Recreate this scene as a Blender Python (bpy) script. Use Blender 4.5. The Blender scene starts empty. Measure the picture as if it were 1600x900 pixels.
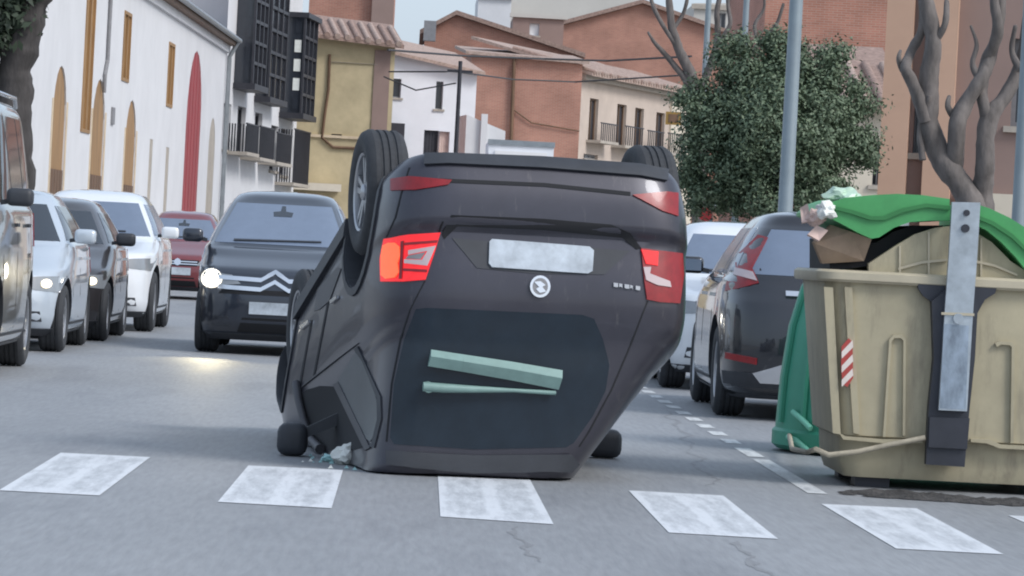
import bpy, bmesh, math, random
from mathutils import Vector, Matrix, noise as mnoise
from mathutils.bvhtree import BVHTree

R = math.radians
random.seed(7)
scene = bpy.context.scene
C = scene.collection

# ------------------------------------------------------------------ camera
FPX = 6000.0                      # focal length in pixels of a 1600 px wide frame
CAMH = 1.25
ROLL, YAW, PITCH = R(3.0), R(1.606), R(0.5376)
F0 = Vector((math.sin(YAW) * math.cos(PITCH), math.cos(YAW) * math.cos(PITCH), -math.sin(PITCH)))
R0 = Vector((math.cos(YAW), -math.sin(YAW), 0))
U0 = R0.cross(F0)
CR = R0 * math.cos(ROLL) + U0 * math.sin(ROLL)
CU = -R0 * math.sin(ROLL) + U0 * math.cos(ROLL)
CAMPOS = Vector((0, 0, CAMH))
cam = bpy.data.cameras.new('camera')
cam.sensor_fit = 'HORIZONTAL'
cam.sensor_width = 36.0
cam.lens = FPX / 1600.0 * 36.0
cam.clip_start = 0.5
cam.clip_end = 4000
camo = bpy.data.objects.new('camera', cam)
C.objects.link(camo)
m = Matrix((CR, CU, -F0)).transposed().to_4x4()
m.translation = CAMPOS
camo.matrix_world = m
scene.camera = camo
scene.render.resolution_x, scene.render.resolution_y = 1024, 576

# ------------------------------------------------------------------ sky, sun, exposure
SUN_EL, SUN_AZ = R(42), R(122)            # azimuth clockwise from +Y: behind the camera, to the right
world = bpy.data.worlds.new('World')
scene.world = world
world.use_nodes = True
wn, wl = world.node_tree.nodes, world.node_tree.links
wn.clear()
sky = wn.new('ShaderNodeTexSky')
sky.sky_type = 'NISHITA'
sky.sun_disc = False
sky.sun_elevation = SUN_EL
sky.sun_rotation = SUN_AZ
sky.air_density = 1.0
sky.dust_density = 3.0
hsv = wn.new('ShaderNodeHueSaturation')
hsv.inputs['Saturation'].default_value = 0.85          # thin even cloud takes most of the blue out
mixw = wn.new('ShaderNodeMix')
mixw.data_type = 'RGBA'
mixw.inputs[0].default_value = 0.45
mixw.inputs[7].default_value = (6.0, 7.2, 8.9, 1)
bg = wn.new('ShaderNodeBackground')
bg.inputs['Strength'].default_value = 0.11
wo = wn.new('ShaderNodeOutputWorld')
wl.new(sky.outputs[0], hsv.inputs['Color'])
wl.new(hsv.outputs[0], mixw.inputs[6])
wl.new(mixw.outputs[2], bg.inputs['Color'])
wl.new(bg.outputs[0], wo.inputs['Surface'])
sun = bpy.data.lights.new('sun', 'SUN')
sun.energy = 1.5
sun.angle = R(18)
sun.color = (1.0, 0.99, 0.985)
suno = bpy.data.objects.new('sun', sun)
C.objects.link(suno)
sd = Vector((math.sin(SUN_AZ) * math.cos(SUN_EL), math.cos(SUN_AZ) * math.cos(SUN_EL), math.sin(SUN_EL)))
suno.rotation_euler = sd.to_track_quat('Z', 'Y').to_euler()
vs = scene.view_settings
vs.view_transform = 'Standard'
vs.look = 'None'
vs.gamma = 1
vs.use_curve_mapping = False
vs.exposure = 0.46
scene.cycles.filter_width = 2.0

# ------------------------------------------------------------------ picture <-> place helpers
def ray(u, v):
    return (F0 * FPX + CR * (u - 800) - CU * (v - 450)).normalized()
def G(u, v, z=0.0):                        # a pixel seen on the ground
    d = ray(u, v)
    return CAMPOS + d * ((z - CAMH) / d.z)
def P(u, v, Y):                            # a pixel at distance Y down the street
    d = ray(u, v)
    return CAMPOS + d * (Y / d.y)

# ------------------------------------------------------------------ materials
MATS = {}
def nt(name):
    mt = bpy.data.materials.new(name)
    mt.use_nodes = True
    MATS[name] = mt
    return mt, mt.node_tree.nodes, mt.node_tree.links, mt.node_tree.nodes['Principled BSDF']
def mat(name, col, rough=0.6, metal=0.0, var=0.12, scale=6.0, bump=0.0, bscale=40.0, coat=0.0, emit=None, es=0.0, stretch=(1, 1, 1), spec=0.5):
    if name in MATS: return MATS[name]
    mt, n, l, p = nt(name)
    p.inputs['Roughness'].default_value = rough
    p.inputs['Metallic'].default_value = metal
    p.inputs['Coat Weight'].default_value = coat
    p.inputs['Specular IOR Level'].default_value = spec
    tc = n.new('ShaderNodeTexCoord')
    mp = n.new('ShaderNodeMapping')
    mp.inputs['Scale'].default_value = stretch
    l.new(tc.outputs['Object'], mp.inputs['Vector'])
    if var > 0:
        t = n.new('ShaderNodeTexNoise')
        t.inputs['Scale'].default_value = scale
        t.inputs['Detail'].default_value = 6
        t.inputs['Roughness'].default_value = 0.65
        l.new(mp.outputs[0], t.inputs['Vector'])
        r = n.new('ShaderNodeValToRGB')
        r.color_ramp.elements[0].position = 0.3
        r.color_ramp.elements[1].position = 0.7
        r.color_ramp.elements[0].color = [c * (1 - var) for c in col] + [1]
        r.color_ramp.elements[1].color = [min(1, c * (1 + var)) for c in col] + [1]
        l.new(t.outputs[0], r.inputs[0])
        l.new(r.outputs[0], p.inputs['Base Color'])
    else:
        p.inputs['Base Color'].default_value = (*col, 1)
    if bump > 0:
        t2 = n.new('ShaderNodeTexNoise')
        t2.inputs['Scale'].default_value = bscale
        t2.inputs['Detail'].default_value = 4
        l.new(mp.outputs[0], t2.inputs['Vector'])
        b = n.new('ShaderNodeBump')
        b.inputs['Strength'].default_value = bump
        b.inputs['Distance'].default_value = 0.02
        l.new(t2.outputs[0], b.inputs['Height'])
        l.new(b.outputs[0], p.inputs['Normal'])
    if emit:
        p.inputs['Emission Color'].default_value = (*emit, 1)
        p.inputs['Emission Strength'].default_value = es
    return mt
def scuffs(mt, col, lo, hi, stretch, scale):          # dirt and scrapes worn into an existing material
    n, l = mt.node_tree.nodes, mt.node_tree.links
    p = n['Principled BSDF']
    src = p.inputs['Base Color'].links[0].from_socket
    tc = n.new('ShaderNodeTexCoord'); mp = n.new('ShaderNodeMapping'); mp.inputs['Scale'].default_value = stretch
    t = n.new('ShaderNodeTexNoise'); t.inputs['Scale'].default_value = scale; t.inputs['Detail'].default_value = 8; t.inputs['Roughness'].default_value = .7
    r = n.new('ShaderNodeMapRange'); r.inputs[1].default_value = lo; r.inputs[2].default_value = hi
    mx = n.new('ShaderNodeMix'); mx.data_type = 'RGBA'; mx.inputs[7].default_value = (*col, 1)
    l.new(tc.outputs['Object'], mp.inputs[0]); l.new(mp.outputs[0], t.inputs['Vector']); l.new(t.outputs[0], r.inputs[0]); l.new(r.outputs[0], mx.inputs[0])
    l.new(src, mx.inputs[6]); l.new(mx.outputs[2], p.inputs['Base Color'])
def s2l(r, g, b):
    return tuple(((c / 255) / 12.92 if c / 255 <= 0.04045 else ((c / 255 + 0.055) / 1.055) ** 2.4) for c in (r, g, b))
def asphalt(name, c0, c1):
    mt, n, l, p = nt(name)
    tc = n.new('ShaderNodeTexCoord')
    def noi(sc, det, sx=1, sy=1):
        mp = n.new('ShaderNodeMapping'); mp.inputs['Scale'].default_value = (sx, sy, 1)
        t = n.new('ShaderNodeTexNoise'); t.inputs['Scale'].default_value = sc; t.inputs['Detail'].default_value = det
        l.new(tc.outputs['Object'], mp.inputs['Vector']); l.new(mp.outputs[0], t.inputs['Vector'])
        return t
    big = noi(0.55, 5, 1.3, 0.35)
    ramp = n.new('ShaderNodeValToRGB')
    ramp.color_ramp.elements[0].position = 0.32; ramp.color_ramp.elements[0].color = (*c0, 1)
    ramp.color_ramp.elements[1].position = 0.7; ramp.color_ramp.elements[1].color = (*c1, 1)
    l.new(big.outputs[0], ramp.inputs[0])
    fine = noi(30, 5, 1, .09)
    r2 = n.new('ShaderNodeValToRGB')
    r2.color_ramp.elements[0].position = 0.3; r2.color_ramp.elements[0].color = (.88, .88, .88, 1)
    r2.color_ramp.elements[1].position = 0.72; r2.color_ramp.elements[1].color = (1.09, 1.09, 1.09, 1)
    l.new(fine.outputs[0], r2.inputs[0])
    mul = n.new('ShaderNodeMix'); mul.data_type = 'RGBA'; mul.blend_type = 'MULTIPLY'; mul.inputs[0].default_value = 1
    l.new(ramp.outputs[0], mul.inputs[6]); l.new(r2.outputs[0], mul.inputs[7])
    # oil stains and patches along the lane
    st = noi(0.9, 8, 2.2, 0.28)
    r3 = n.new('ShaderNodeValToRGB')
    r3.color_ramp.elements[0].position = 0.36; r3.color_ramp.elements[0].color = (.62, .62, .64, 1)
    r3.color_ramp.elements[1].position = 0.46; r3.color_ramp.elements[1].color = (1, 1, 1, 1)
    l.new(st.outputs[0], r3.inputs[0])
    mul2 = n.new('ShaderNodeMix'); mul2.data_type = 'RGBA'; mul2.blend_type = 'MULTIPLY'; mul2.inputs[0].default_value = 0.35
    l.new(mul.outputs[2], mul2.inputs[6]); l.new(r3.outputs[0], mul2.inputs[7])
    l.new(mul2.outputs[2], p.inputs['Base Color'])
    rr = n.new('ShaderNodeMapRange'); rr.inputs[3].default_value = 0.5; rr.inputs[4].default_value = 0.68
    l.new(st.outputs[0], rr.inputs[0]); l.new(rr.outputs[0], p.inputs['Roughness'])
    b = n.new('ShaderNodeBump'); b.inputs['Strength'].default_value = 0.5; b.inputs['Distance'].default_value = 0.006
    l.new(fine.outputs[0], b.inputs['Height']); l.new(b.outputs[0], p.inputs['Normal'])
    return mt
def worn_paint(name, white, under, wear, bands=False):
    mt, n, l, p = nt(name)
    tc = n.new('ShaderNodeTexCoord')
    mp = n.new('ShaderNodeMapping'); mp.inputs['Scale'].default_value = (1, .12, 1)
    t = n.new('ShaderNodeTexNoise'); t.inputs['Scale'].default_value = 16; t.inputs['Detail'].default_value = 9; t.inputs['Roughness'].default_value = .72
    l.new(tc.outputs['Object'], mp.inputs['Vector']); l.new(mp.outputs[0], t.inputs['Vector'])
    fac = t.outputs[0]
    if bands:                                  # the roller left thicker paint along the middle and the rims
        uv = n.new('ShaderNodeUVMap'); uv.uv_map = 'UVMap'
        sx = n.new('ShaderNodeSeparateXYZ'); l.new(uv.outputs[0], sx.inputs[0])
        r1 = n.new('ShaderNodeValToRGB'); e = r1.color_ramp.elements
        e[0].position, e[0].color = 0, (1, 1, 1, 1); e[1].position, e[1].color = 1, (1, 1, 1, 1)
        for pos, c in ((.05, 1), (.10, 0), (.42, 0), (.47, 1), (.55, 1), (.61, 0), (.90, 0), (.95, 1)):
            q = e.new(pos); q.color = (c, c, c, 1)
        r2 = n.new('ShaderNodeValToRGB'); e = r2.color_ramp.elements
        e[0].position, e[0].color = 0, (1, 1, 1, 1); e[1].position, e[1].color = 1, (1, 1, 1, 1)
        for pos, c in ((.04, .8), (.12, 0), (.88, 0), (.95, .8)):
            q = e.new(pos); q.color = (c, c, c, 1)
        l.new(sx.outputs[0], r1.inputs[0]); l.new(sx.outputs[1], r2.inputs[0])
        mxx = n.new('ShaderNodeMath'); mxx.operation = 'MAXIMUM'; l.new(r1.outputs[0], mxx.inputs[0]); l.new(r2.outputs[0], mxx.inputs[1])
        ma = n.new('ShaderNodeMath'); ma.operation = 'MULTIPLY_ADD'; ma.inputs[1].default_value = .16
        l.new(mxx.outputs[0], ma.inputs[0]); l.new(t.outputs[0], ma.inputs[2]); fac = ma.outputs[0]
    r = n.new('ShaderNodeValToRGB')
    r.color_ramp.elements[0].position = wear - .2; r.color_ramp.elements[0].color = (*under, 1)
    r.color_ramp.elements[1].position = wear + .14; r.color_ramp.elements[1].color = (*white, 1)
    l.new(fac, r.inputs[0]); l.new(r.outputs[0], p.inputs['Base Color'])
    p.inputs['Roughness'].default_value = .65
    return mt
def brickmat(name, c1, c2, mortar, sc=1.0):
    mt, n, l, p = nt(name)
    uv = n.new('ShaderNodeUVMap'); uv.uv_map = 'UVMap'
    br = n.new('ShaderNodeTexBrick')
    br.inputs['Scale'].default_value = sc
    br.inputs['Brick Width'].default_value = 0.27; br.inputs['Row Height'].default_value = 0.075; br.inputs['Mortar Size'].default_value = 0.008
    br.inputs['Color1'].default_value = (*c1, 1); br.inputs['Color2'].default_value = (*c2, 1); br.inputs['Mortar'].default_value = (*mortar, 1)
    l.new(uv.outputs[0], br.inputs['Vector'])
    t = n.new('ShaderNodeTexNoise'); t.inputs['Scale'].default_value = .5; t.inputs['Detail'].default_value = 6
    l.new(uv.outputs[0], t.inputs['Vector'])
    r = n.new('ShaderNodeValToRGB')
    r.color_ramp.elements[0].position = .3; r.color_ramp.elements[0].color = (.75, .75, .75, 1)
    r.color_ramp.elements[1].position = .7; r.color_ramp.elements[1].color = (1.15, 1.15, 1.15, 1)
    l.new(t.outputs[0], r.inputs[0])
    mu = n.new('ShaderNodeMix'); mu.data_type = 'RGBA'; mu.blend_type = 'MULTIPLY'; mu.inputs[0].default_value = 1
    l.new(br.outputs[0], mu.inputs[6]); l.new(r.outputs[0], mu.inputs[7]); l.new(mu.outputs[2], p.inputs['Base Color'])
    p.inputs['Roughness'].default_value = .85
    return mt
def leafmat(name, c0, c1):
    mt, n, l, p = nt(name)
    g = n.new('ShaderNodeNewGeometry')
    r = n.new('ShaderNodeValToRGB')
    r.color_ramp.elements[0].color = (*c0, 1); r.color_ramp.elements[1].color = (*c1, 1)
    l.new(g.outputs['Random Per Island'], r.inputs[0]); l.new(r.outputs[0], p.inputs['Base Color'])
    p.inputs['Roughness'].default_value = .6
    p.inputs['Subsurface Weight'].default_value = 0
    return mt

asphalt('asphalt', (.228, .238, .25), (.28, .29, .302))
asphalt('asphalt_patch', (.19, .195, .202), (.235, .24, .248))
worn_paint('stripe_worn', (.62, .645, .67), (.36, .38, .40), .53, True)
worn_paint('line_worn', (.60, .62, .62), (.26, .27, .28), .42)
mat('pavement', (.34, .33, .31), .85, var=.15, scale=2, bump=.3)
mat('earth', (.27, .26, .24), .9, var=.2, scale=.4)
mat('kerb', (.38, .37, .35), .8, var=.2, scale=4, bump=.3)
mat('white_wall', (.63, .635, .65), .85, var=.06, scale=.6, bump=.15, bscale=5)
scuffs(MATS['white_wall'], (.60, .59, .57), .55, .95, (.3, .3, .12), .8)
mat('white_wall_cool', (.74, .76, .80), .85, var=.05, scale=.8)
mat('cream_wall', (.62, .56, .46), .85, var=.1, scale=.8)
mat('pale_plaster', (.50, .42, .36), .85, var=.1, scale=.7)
mat('yellow_wall', (.48, .40, .25), .85, var=.16, scale=.9, bump=.2, bscale=6)
mat('ochre_wood', (.30, .175, .075), .6, var=.25, scale=3, stretch=(1, 1, .2))
mat('ochre_stone', (.58, .47, .33), .8, var=.15, scale=3)
mat('brown_wood', (.14, .08, .045), .6, var=.3, scale=3, stretch=(1, 1, .2))
mat('red_wood', (.30, .025, .03), .5, var=.2, scale=3, stretch=(1, 1, .2))
mat('dark_iron', (.035, .036, .045), .5, .2, var=.2)
mat('grey_concrete', (.42, .41, .38), .85, var=.08, scale=.4)
mat('pale_block', (.52, .50, .46), .85, var=.06, scale=.3)
mat('blue_grey_wall', (.46, .50, .56), .8, var=.05, scale=.4)
mat('stone_trim', (.40, .36, .31), .8, var=.15, scale=3)
mat('roof_tile', (.29, .20, .165), .85, var=.35, scale=7, bump=.4, bscale=9)
mat('roof_tile_pale', (.38, .285, .24), .85, var=.3, scale=7, bump=.4, bscale=9)
mat('mauve_wall', (.27, .19, .165), .85, var=.08, scale=.7)
mat('orange_plaster', (.52, .335, .24), .85, var=.07, scale=.8)
mat('window_dark', (.03, .035, .045), .12, var=.1, spec=.6)
mat('frame_grey', (.22, .22, .23), .6)
mat('zinc', (.33, .36, .38), .4, .7, var=.15, scale=3)
mat('post_grey', (.24, .29, .32), .45, .3, var=.1, scale=3)
mat('bark_grey', (.135, .12, .112), .9, var=.4, scale=9, bump=.8, bscale=14, stretch=(1, 1, .35))
mat('bark_dark', (.055, .05, .048), .9, var=.4, scale=9, bump=.8, bscale=14, stretch=(1, 1, .35))
brickmat('brick', (.41, .185, .13), (.34, .15, .105), (.38, .27, .22))
brickmat('brick_pale', (.43, .205, .145), (.37, .17, .12), (.40, .29, .24))
leafmat('leaves', (.055, .09, .05), (.15, .20, .12))
leafmat('leaves_dark', (.015, .028, .015), (.04, .06, .035))
mat('hero_paint', (.044, .044, .058), .34, .35, var=.12, scale=3, coat=.3)
scuffs(MATS['hero_paint'], (.11, .105, .11), .60, .82, (1.2, 5, 1.2), 5)
mat('hero_dust', (.07, .07, .078), .5, .2, var=.12, scale=6)
mat('black_plastic', (.032, .036, .044), .55, var=.15, scale=8)
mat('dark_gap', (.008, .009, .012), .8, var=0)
mat('tyre', (.035, .038, .043), .8, var=.2, scale=9)
mat('rim_silver', (.42, .43, .45), .35, .8, var=.05)
mat('chrome', (.75, .76, .78), .18, 1.0, var=.02)
mat('car_glass', (.02, .026, .034), .06, var=0, spec=.8)
mat('car_glass_pale', (.14, .18, .25), .12, var=.05, spec=.9)
mat('car_glass_dull', (.013, .022, .033), .22, var=.15, spec=.4)
mat('dusty_pane', (.055, .068, .078), .35, var=.1, scale=5)
mat('tail_red', (.24, .01, .014), .3, var=.2, scale=20, coat=.1)
mat('tail_lit', (.45, .015, .015), .2, var=.25, scale=14, emit=(1, .012, .018), es=.5, coat=.15)
mat('tail_hot', (.9, .2, .05), .2, var=.1, emit=(1, .07, .03), es=.7)
mat('lamp_clear', (.50, .40, .40), .2, var=.03, coat=1)
mat('lamp_lens', (.24, .26, .28), .1, var=.1, coat=1)
mat('lamp_lit', (1, 1, .95), .2, var=0, emit=(1, .95, .82), es=14)
mat('lamp_halo', (1, .97, .9), .3, var=0, emit=(1, .9, .7), es=.9)
mat('lamp_dim', (1, .95, .8), .2, var=0, emit=(1, .85, .55), es=1.1)
mat('plate', (.42, .47, .52), .4, var=.28, scale=7)
mat('plate_smear', (.50, .555, .61), .4, var=.1, scale=14)
mat('pale_green', (.19, .30, .275), .45, var=.12, scale=9)  # reflected light on the wiper and window strip put into the colour
mat('paint_white', (.72, .75, .78), .3, var=.02, coat=1)
mat('paint_silver', (.50, .56, .62), .3, .2, var=.02, coat=1)
mat('paint_grey', (.24, .25, .25), .32, .4, var=.03, coat=1)
mat('paint_dark', (.05, .047, .05), .3, .3, var=.03, coat=1)
mat('paint_navy', (.02, .026, .04), .28, .3, var=.03, coat=1)
mat('paint_black', (.018, .02, .026), .25, .3, var=.03, coat=1)
mat('paint_red', (.17, .025, .03), .32, .1, var=.03, coat=1)
mat('bin_beige', (.41, .365, .25), .6, var=.13, scale=3, bump=.08, bscale=8)
scuffs(MATS['bin_beige'], (.20, .175, .13), .52, .8, (3, 3, .6), 2.2)
mat('bin_beige_rim', (.47, .42, .31), .55, var=.12, scale=4)
mat('bin_green', (.07, .33, .11), .5, var=.14, scale=4)
mat('bin_green_inner', (.035, .2, .06), .6, var=.12, scale=4)
mat('igloo_green', (.04, .27, .17), .5, var=.1, scale=3)
mat('galvanised', (.46, .51, .55), .42, .75, var=.18, scale=9)
mat('galvanised_worn', (.34, .40, .47), .38, .8, var=.35, scale=12, stretch=(1, 1, .5))
mat('steel_dark', (.042, .046, .058), .5, .3, var=.15)
mat('sticker_red', (.42, .06, .05), .5)
mat('sticker_white', (.75, .66, .6), .5)
mat('rope', (.38, .34, .26), .8, var=.2, scale=20)
mat('rope_green', (.2, .55, .4), .6, var=.1)
mat('cardboard', (.30, .22, .16), .85, var=.2, scale=6)
mat('cardboard_pink', (.58, .43, .38), .8, var=.12, scale=6)
mat('bag_white', (.70, .72, .68), .4, var=.12, scale=9)
mat('bag_green', (.45, .60, .48), .4, var=.15, scale=9)
mat('bag_teal', (.30, .52, .52), .35, var=.2, scale=20)
mat('grime', (.05, .047, .045), .95, var=.5, scale=9, bump=1)
mat('sign_ochre', (.28, .17, .04), .5, var=.2, scale=8)
mat('sign_white', (.75, .75, .75), .5, var=.02)
mat('sign_red', (.5, .04, .04), .5, var=.02)
mat('cable', (.05, .05, .055), .7, var=0)

# ------------------------------------------------------------------ mesh helpers
class MB:
    def __init__(s): s.v, s.f, s.mi = [], [], []
    def add(s, vs, fs, mi=0):
        b = len(s.v)
        s.v += [tuple(x) for x in vs]
        s.f += [tuple(b + i for i in f) for f in fs]
        s.mi += [mi] * len(fs)
        return s
    def box(s, x0, x1, y0, y1, z0, z1, mi=0):
        return s.add([(x0, y0, z0), (x1, y0, z0), (x1, y1, z0), (x0, y1, z0), (x0, y0, z1), (x1, y0, z1), (x1, y1, z1), (x0, y1, z1)],
                     [(0, 3, 2, 1), (4, 5, 6, 7), (0, 1, 5, 4), (1, 2, 6, 5), (2, 3, 7, 6), (3, 0, 4, 7)], mi)
    def hexa(s, a, b, mi=0):                 # two matching loops of points
        n = len(a)
        return s.add(list(a) + list(b), [tuple(range(n - 1, -1, -1)), tuple(range(n, 2 * n))] + [(i, (i + 1) % n, n + (i + 1) % n, n + i) for i in range(n)], mi)
    def tube(s, pts, rad, n=8, mi=0, cap=True):
        pts = [Vector(p) for p in pts]
        k = len(pts)
        if not hasattr(rad, '__len__'): rad = [rad] * k
        vs, up = [], None
        for i, p in enumerate(pts):
            t = (pts[min(i + 1, k - 1)] - pts[max(i - 1, 0)]).normalized()
            if up is None: up = Vector((1, 0, 0)) if abs(t.x) < .9 else Vector((0, 1, 0))
            a = (up - t * up.dot(t)).normalized(); b = t.cross(a); up = a
            vs += [p + (a * math.cos(2 * math.pi * j / n) + b * math.sin(2 * math.pi * j / n)) * rad[i] for j in range(n)]
        fs = [(i * n + j, i * n + (j + 1) % n, (i + 1) * n + (j + 1) % n, (i + 1) * n + j) for i in range(k - 1) for j in range(n)]
        if cap: fs += [tuple(range(n - 1, -1, -1)), tuple(range((k - 1) * n, k * n))]
        return s.add(vs, fs, mi)
    def lathe(s, prof, n=32, axis='z', c=(0, 0, 0), mi=0):
        vs = []
        for r, h in prof:
            for j in range(n):
                a = 2 * math.pi * j / n
                q = (r * math.cos(a), r * math.sin(a), h) if axis == 'z' else (r * math.cos(a), h, r * math.sin(a))
                vs.append((q[0] + c[0], q[1] + c[1], q[2] + c[2]))
        fs = [(i * n + j, i * n + (j + 1) % n, (i + 1) * n + (j + 1) % n, (i + 1) * n + j) for i in range(len(prof) - 1) for j in range(n)]
        return s.add(vs, fs, mi)
    def mesh(s, name, mats, smooth=None, uvs=False):
        me = bpy.data.meshes.new(name)
        me.from_pydata(s.v, [], s.f)
        for mm in (mats if isinstance(mats, (list, tuple)) else [mats]): me.materials.append(MATS[mm] if isinstance(mm, str) else mm)
        me.polygons.foreach_set('material_index', s.mi)
        bm = bmesh.new(); bm.from_mesh(me); bmesh.ops.recalc_face_normals(bm, faces=bm.faces); bm.to_mesh(me); bm.free()
        if smooth is not None:
            me.polygons.foreach_set('use_smooth', [True] * len(me.polygons))
            me.set_sharp_from_angle(angle=R(smooth))
        if uvs: wall_uv(me)
        me.update()
        return me
    def build(s, name, mats, parent=None, smooth=None, uvs=False, **k):
        return put(name, s.mesh(name, mats, smooth, uvs), parent, **k)
def wall_uv(me):
    uv = me.uv_layers.new(name='UVMap')
    for p in me.polygons:
        nn = p.normal
        hx = Vector((-nn.y, nn.x, 0))
        hx = hx.normalized() if hx.length > .2 else Vector((1, 0, 0))
        for li in p.loop_indices:
            co = me.vertices[me.loops[li].vertex_index].co
            uv.data[li].uv = (co.dot(hx), co.z if abs(nn.z) < .8 else co.y)
def put(name, me, parent=None, **k):
    o = bpy.data.objects.new(name, me)
    C.objects.link(o)
    if parent:
        o.parent = parent
        if parent.name in WORLD: o.matrix_parent_inverse = WORLD[parent.name]
    for a, b in k.items(): o[a] = b
    return o
WORLD = {}
def wthing(name, label, category, loc, group=None):   # its parts are written in world coordinates
    o = thing(name, label, category, loc, 0, group)
    WORLD[o.name] = Matrix.Translation(-Vector(loc))
    return o
def thing(name, label, category, loc=(0, 0, 0), rz=0, group=None):
    o = bpy.data.objects.new(name, None)
    o.empty_display_size = .3
    C.objects.link(o)
    o.location = loc; o.rotation_euler = (0, 0, rz)
    o['label'] = label; o['category'] = category
    if group: o['group'] = group
    return o
def tag(o, label, category, group=None):
    o['label'] = label; o['category'] = category
    if group: o['group'] = group
    return o
def rel(o_loc):                               # subtract a thing's base point
    L = Vector(o_loc)
    return lambda p: Vector(p) - L

# ------------------------------------------------------------------ ground, road, pavements
def struct(o): o['kind'] = 'structure'; return o
struct(MB().add([(-1500, -200, -.02), (1500, -200, -.02), (1500, 3000, -.02), (-1500, 3000, -.02)], [(0, 1, 2, 3)]).build('ground', 'earth'))
road = struct(MB().add([(-5.4, -20, 0), (5.2, -20, 0), (5.2, 17, 0), (4.45, 20, 0), (4.45, 300, 0), (-5.4, 300, 0)], [(0, 1, 2, 3, 4, 5)]).build('road', 'asphalt'))
def slab(name, x0, x1, y0, y1, z, m):
    return struct(MB().box(x0, x1, y0, y1, -.05, z).build(name, m))
slab('pavement_right', 4.6, 14, 20.6, 300, .12, 'pavement')
slab('pavement_left', -12, -5.55, -20, 300, .12, 'pavement')
def kerb(name, x0, x1, y0, y1, step):
    r = struct(MB().box(x0 + .004, x1 - .004, y0, y1, -.05, .115).build(name, 'kerb'))
    me = MB().box(x0, x1, 0, step - .012, -.04, .125).mesh('kerb_stone', 'kerb')
    n = int((min(y1, 110) - y0) / step)
    for i in range(n):
        o = put('kerb_stone', me, r); o.location = (0, y0 + i * step, 0)
kerb('kerb_right', 4.45, 4.6, 20.6, 300, 1.0)
kerb('kerb_left', -5.55, -5.4, 24, 300, 1.0)
def sheet(name, pts, z, m, parent=None, sub=1):
    return MB().add([(p[0], p[1], z) for p in pts], [tuple(range(len(pts)))]).build(name, m, parent)
def quad_px(c): return [G(*q) for q in c]
stripes = [
 [(95, 708), (235, 715), (155, 775), (-2, 767)],
 [(388, 728), (536, 735), (518, 795), (340, 785)],
 [(684, 743), (826, 746), (865, 820), (688, 808)],
 [(982, 767), (1130, 775), (1216, 843), (1045, 833)],
 [(1283, 788), (1432, 795), (1568, 867), (1400, 858)],
 [(1575, 806), (1722, 813), (1908, 890), (1752, 882)],
 [(-205, 690), (-65, 698), (-170, 757), (-330, 748)],
]
for i, q in enumerate(stripes):
    a, b, c, d = quad_px(q)
    me = bpy.data.meshes.new('crosswalk_stripe')
    me.from_pydata([(p.x, p.y, .003) for p in (d, c, b, a)], [], [(0, 1, 2, 3)])
    uv = me.uv_layers.new(name='UVMap')
    for li, q_ in zip(me.polygons[0].loop_indices, ((0, 0), (1, 0), (1, 1), (0, 1))): uv.data[li].uv = q_
    me.materials.append(MATS['stripe_worn'])
    put('crosswalk_stripe', me, road)
# worn line along the parking bays
y = 21.0
segs = [(21.2, 24.6), (24.9, 26.0)] + [(26.6 + k * 1.15, 27.2 + k * 1.15) for k in range(18)]
for y0, y1 in segs:
    sheet('parking_line', [(2.29, y0), (2.40, y0), (2.40, y1), (2.29, y1)], .003, 'line_worn', road)
for (a, b, w) in [((1045, 640), (1085, 705), .05), ((1085, 705), (1105, 760), .04), ((1105, 790), (1130, 828), .05), ((1150, 845), (1215, 905), .07), ((800, 822), (850, 880), .05), ((745, 815), (775, 817), .05)]:
    pa, pb = G(*a), G(*b)
    pts = []
    wob = random.uniform(0, 50)
    for k in range(31):
        p = pa.lerp(pb, k / 30); pts.append((p.x + .12 * mnoise.noise(Vector((wob, p.y * 1.1, 0))) + .035 * mnoise.noise(Vector((wob, p.y * 6, 5))), p.y, w * .42 * (.25 + abs(mnoise.noise(Vector((p.y * 4, wob, 0)))) * 1.6) * min(1, k / 5, (30 - k) / 5) + .001))
    mb = MB().add([(x - h, yy, .0012) for x, yy, h in pts] + [(x + h, yy, .0012) for x, yy, h in reversed(pts)], [(k, k + 1, 60 - k, 61 - k) for k in range(30)])
    mb.build('tar_repair', 'asphalt_patch', road)

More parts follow.
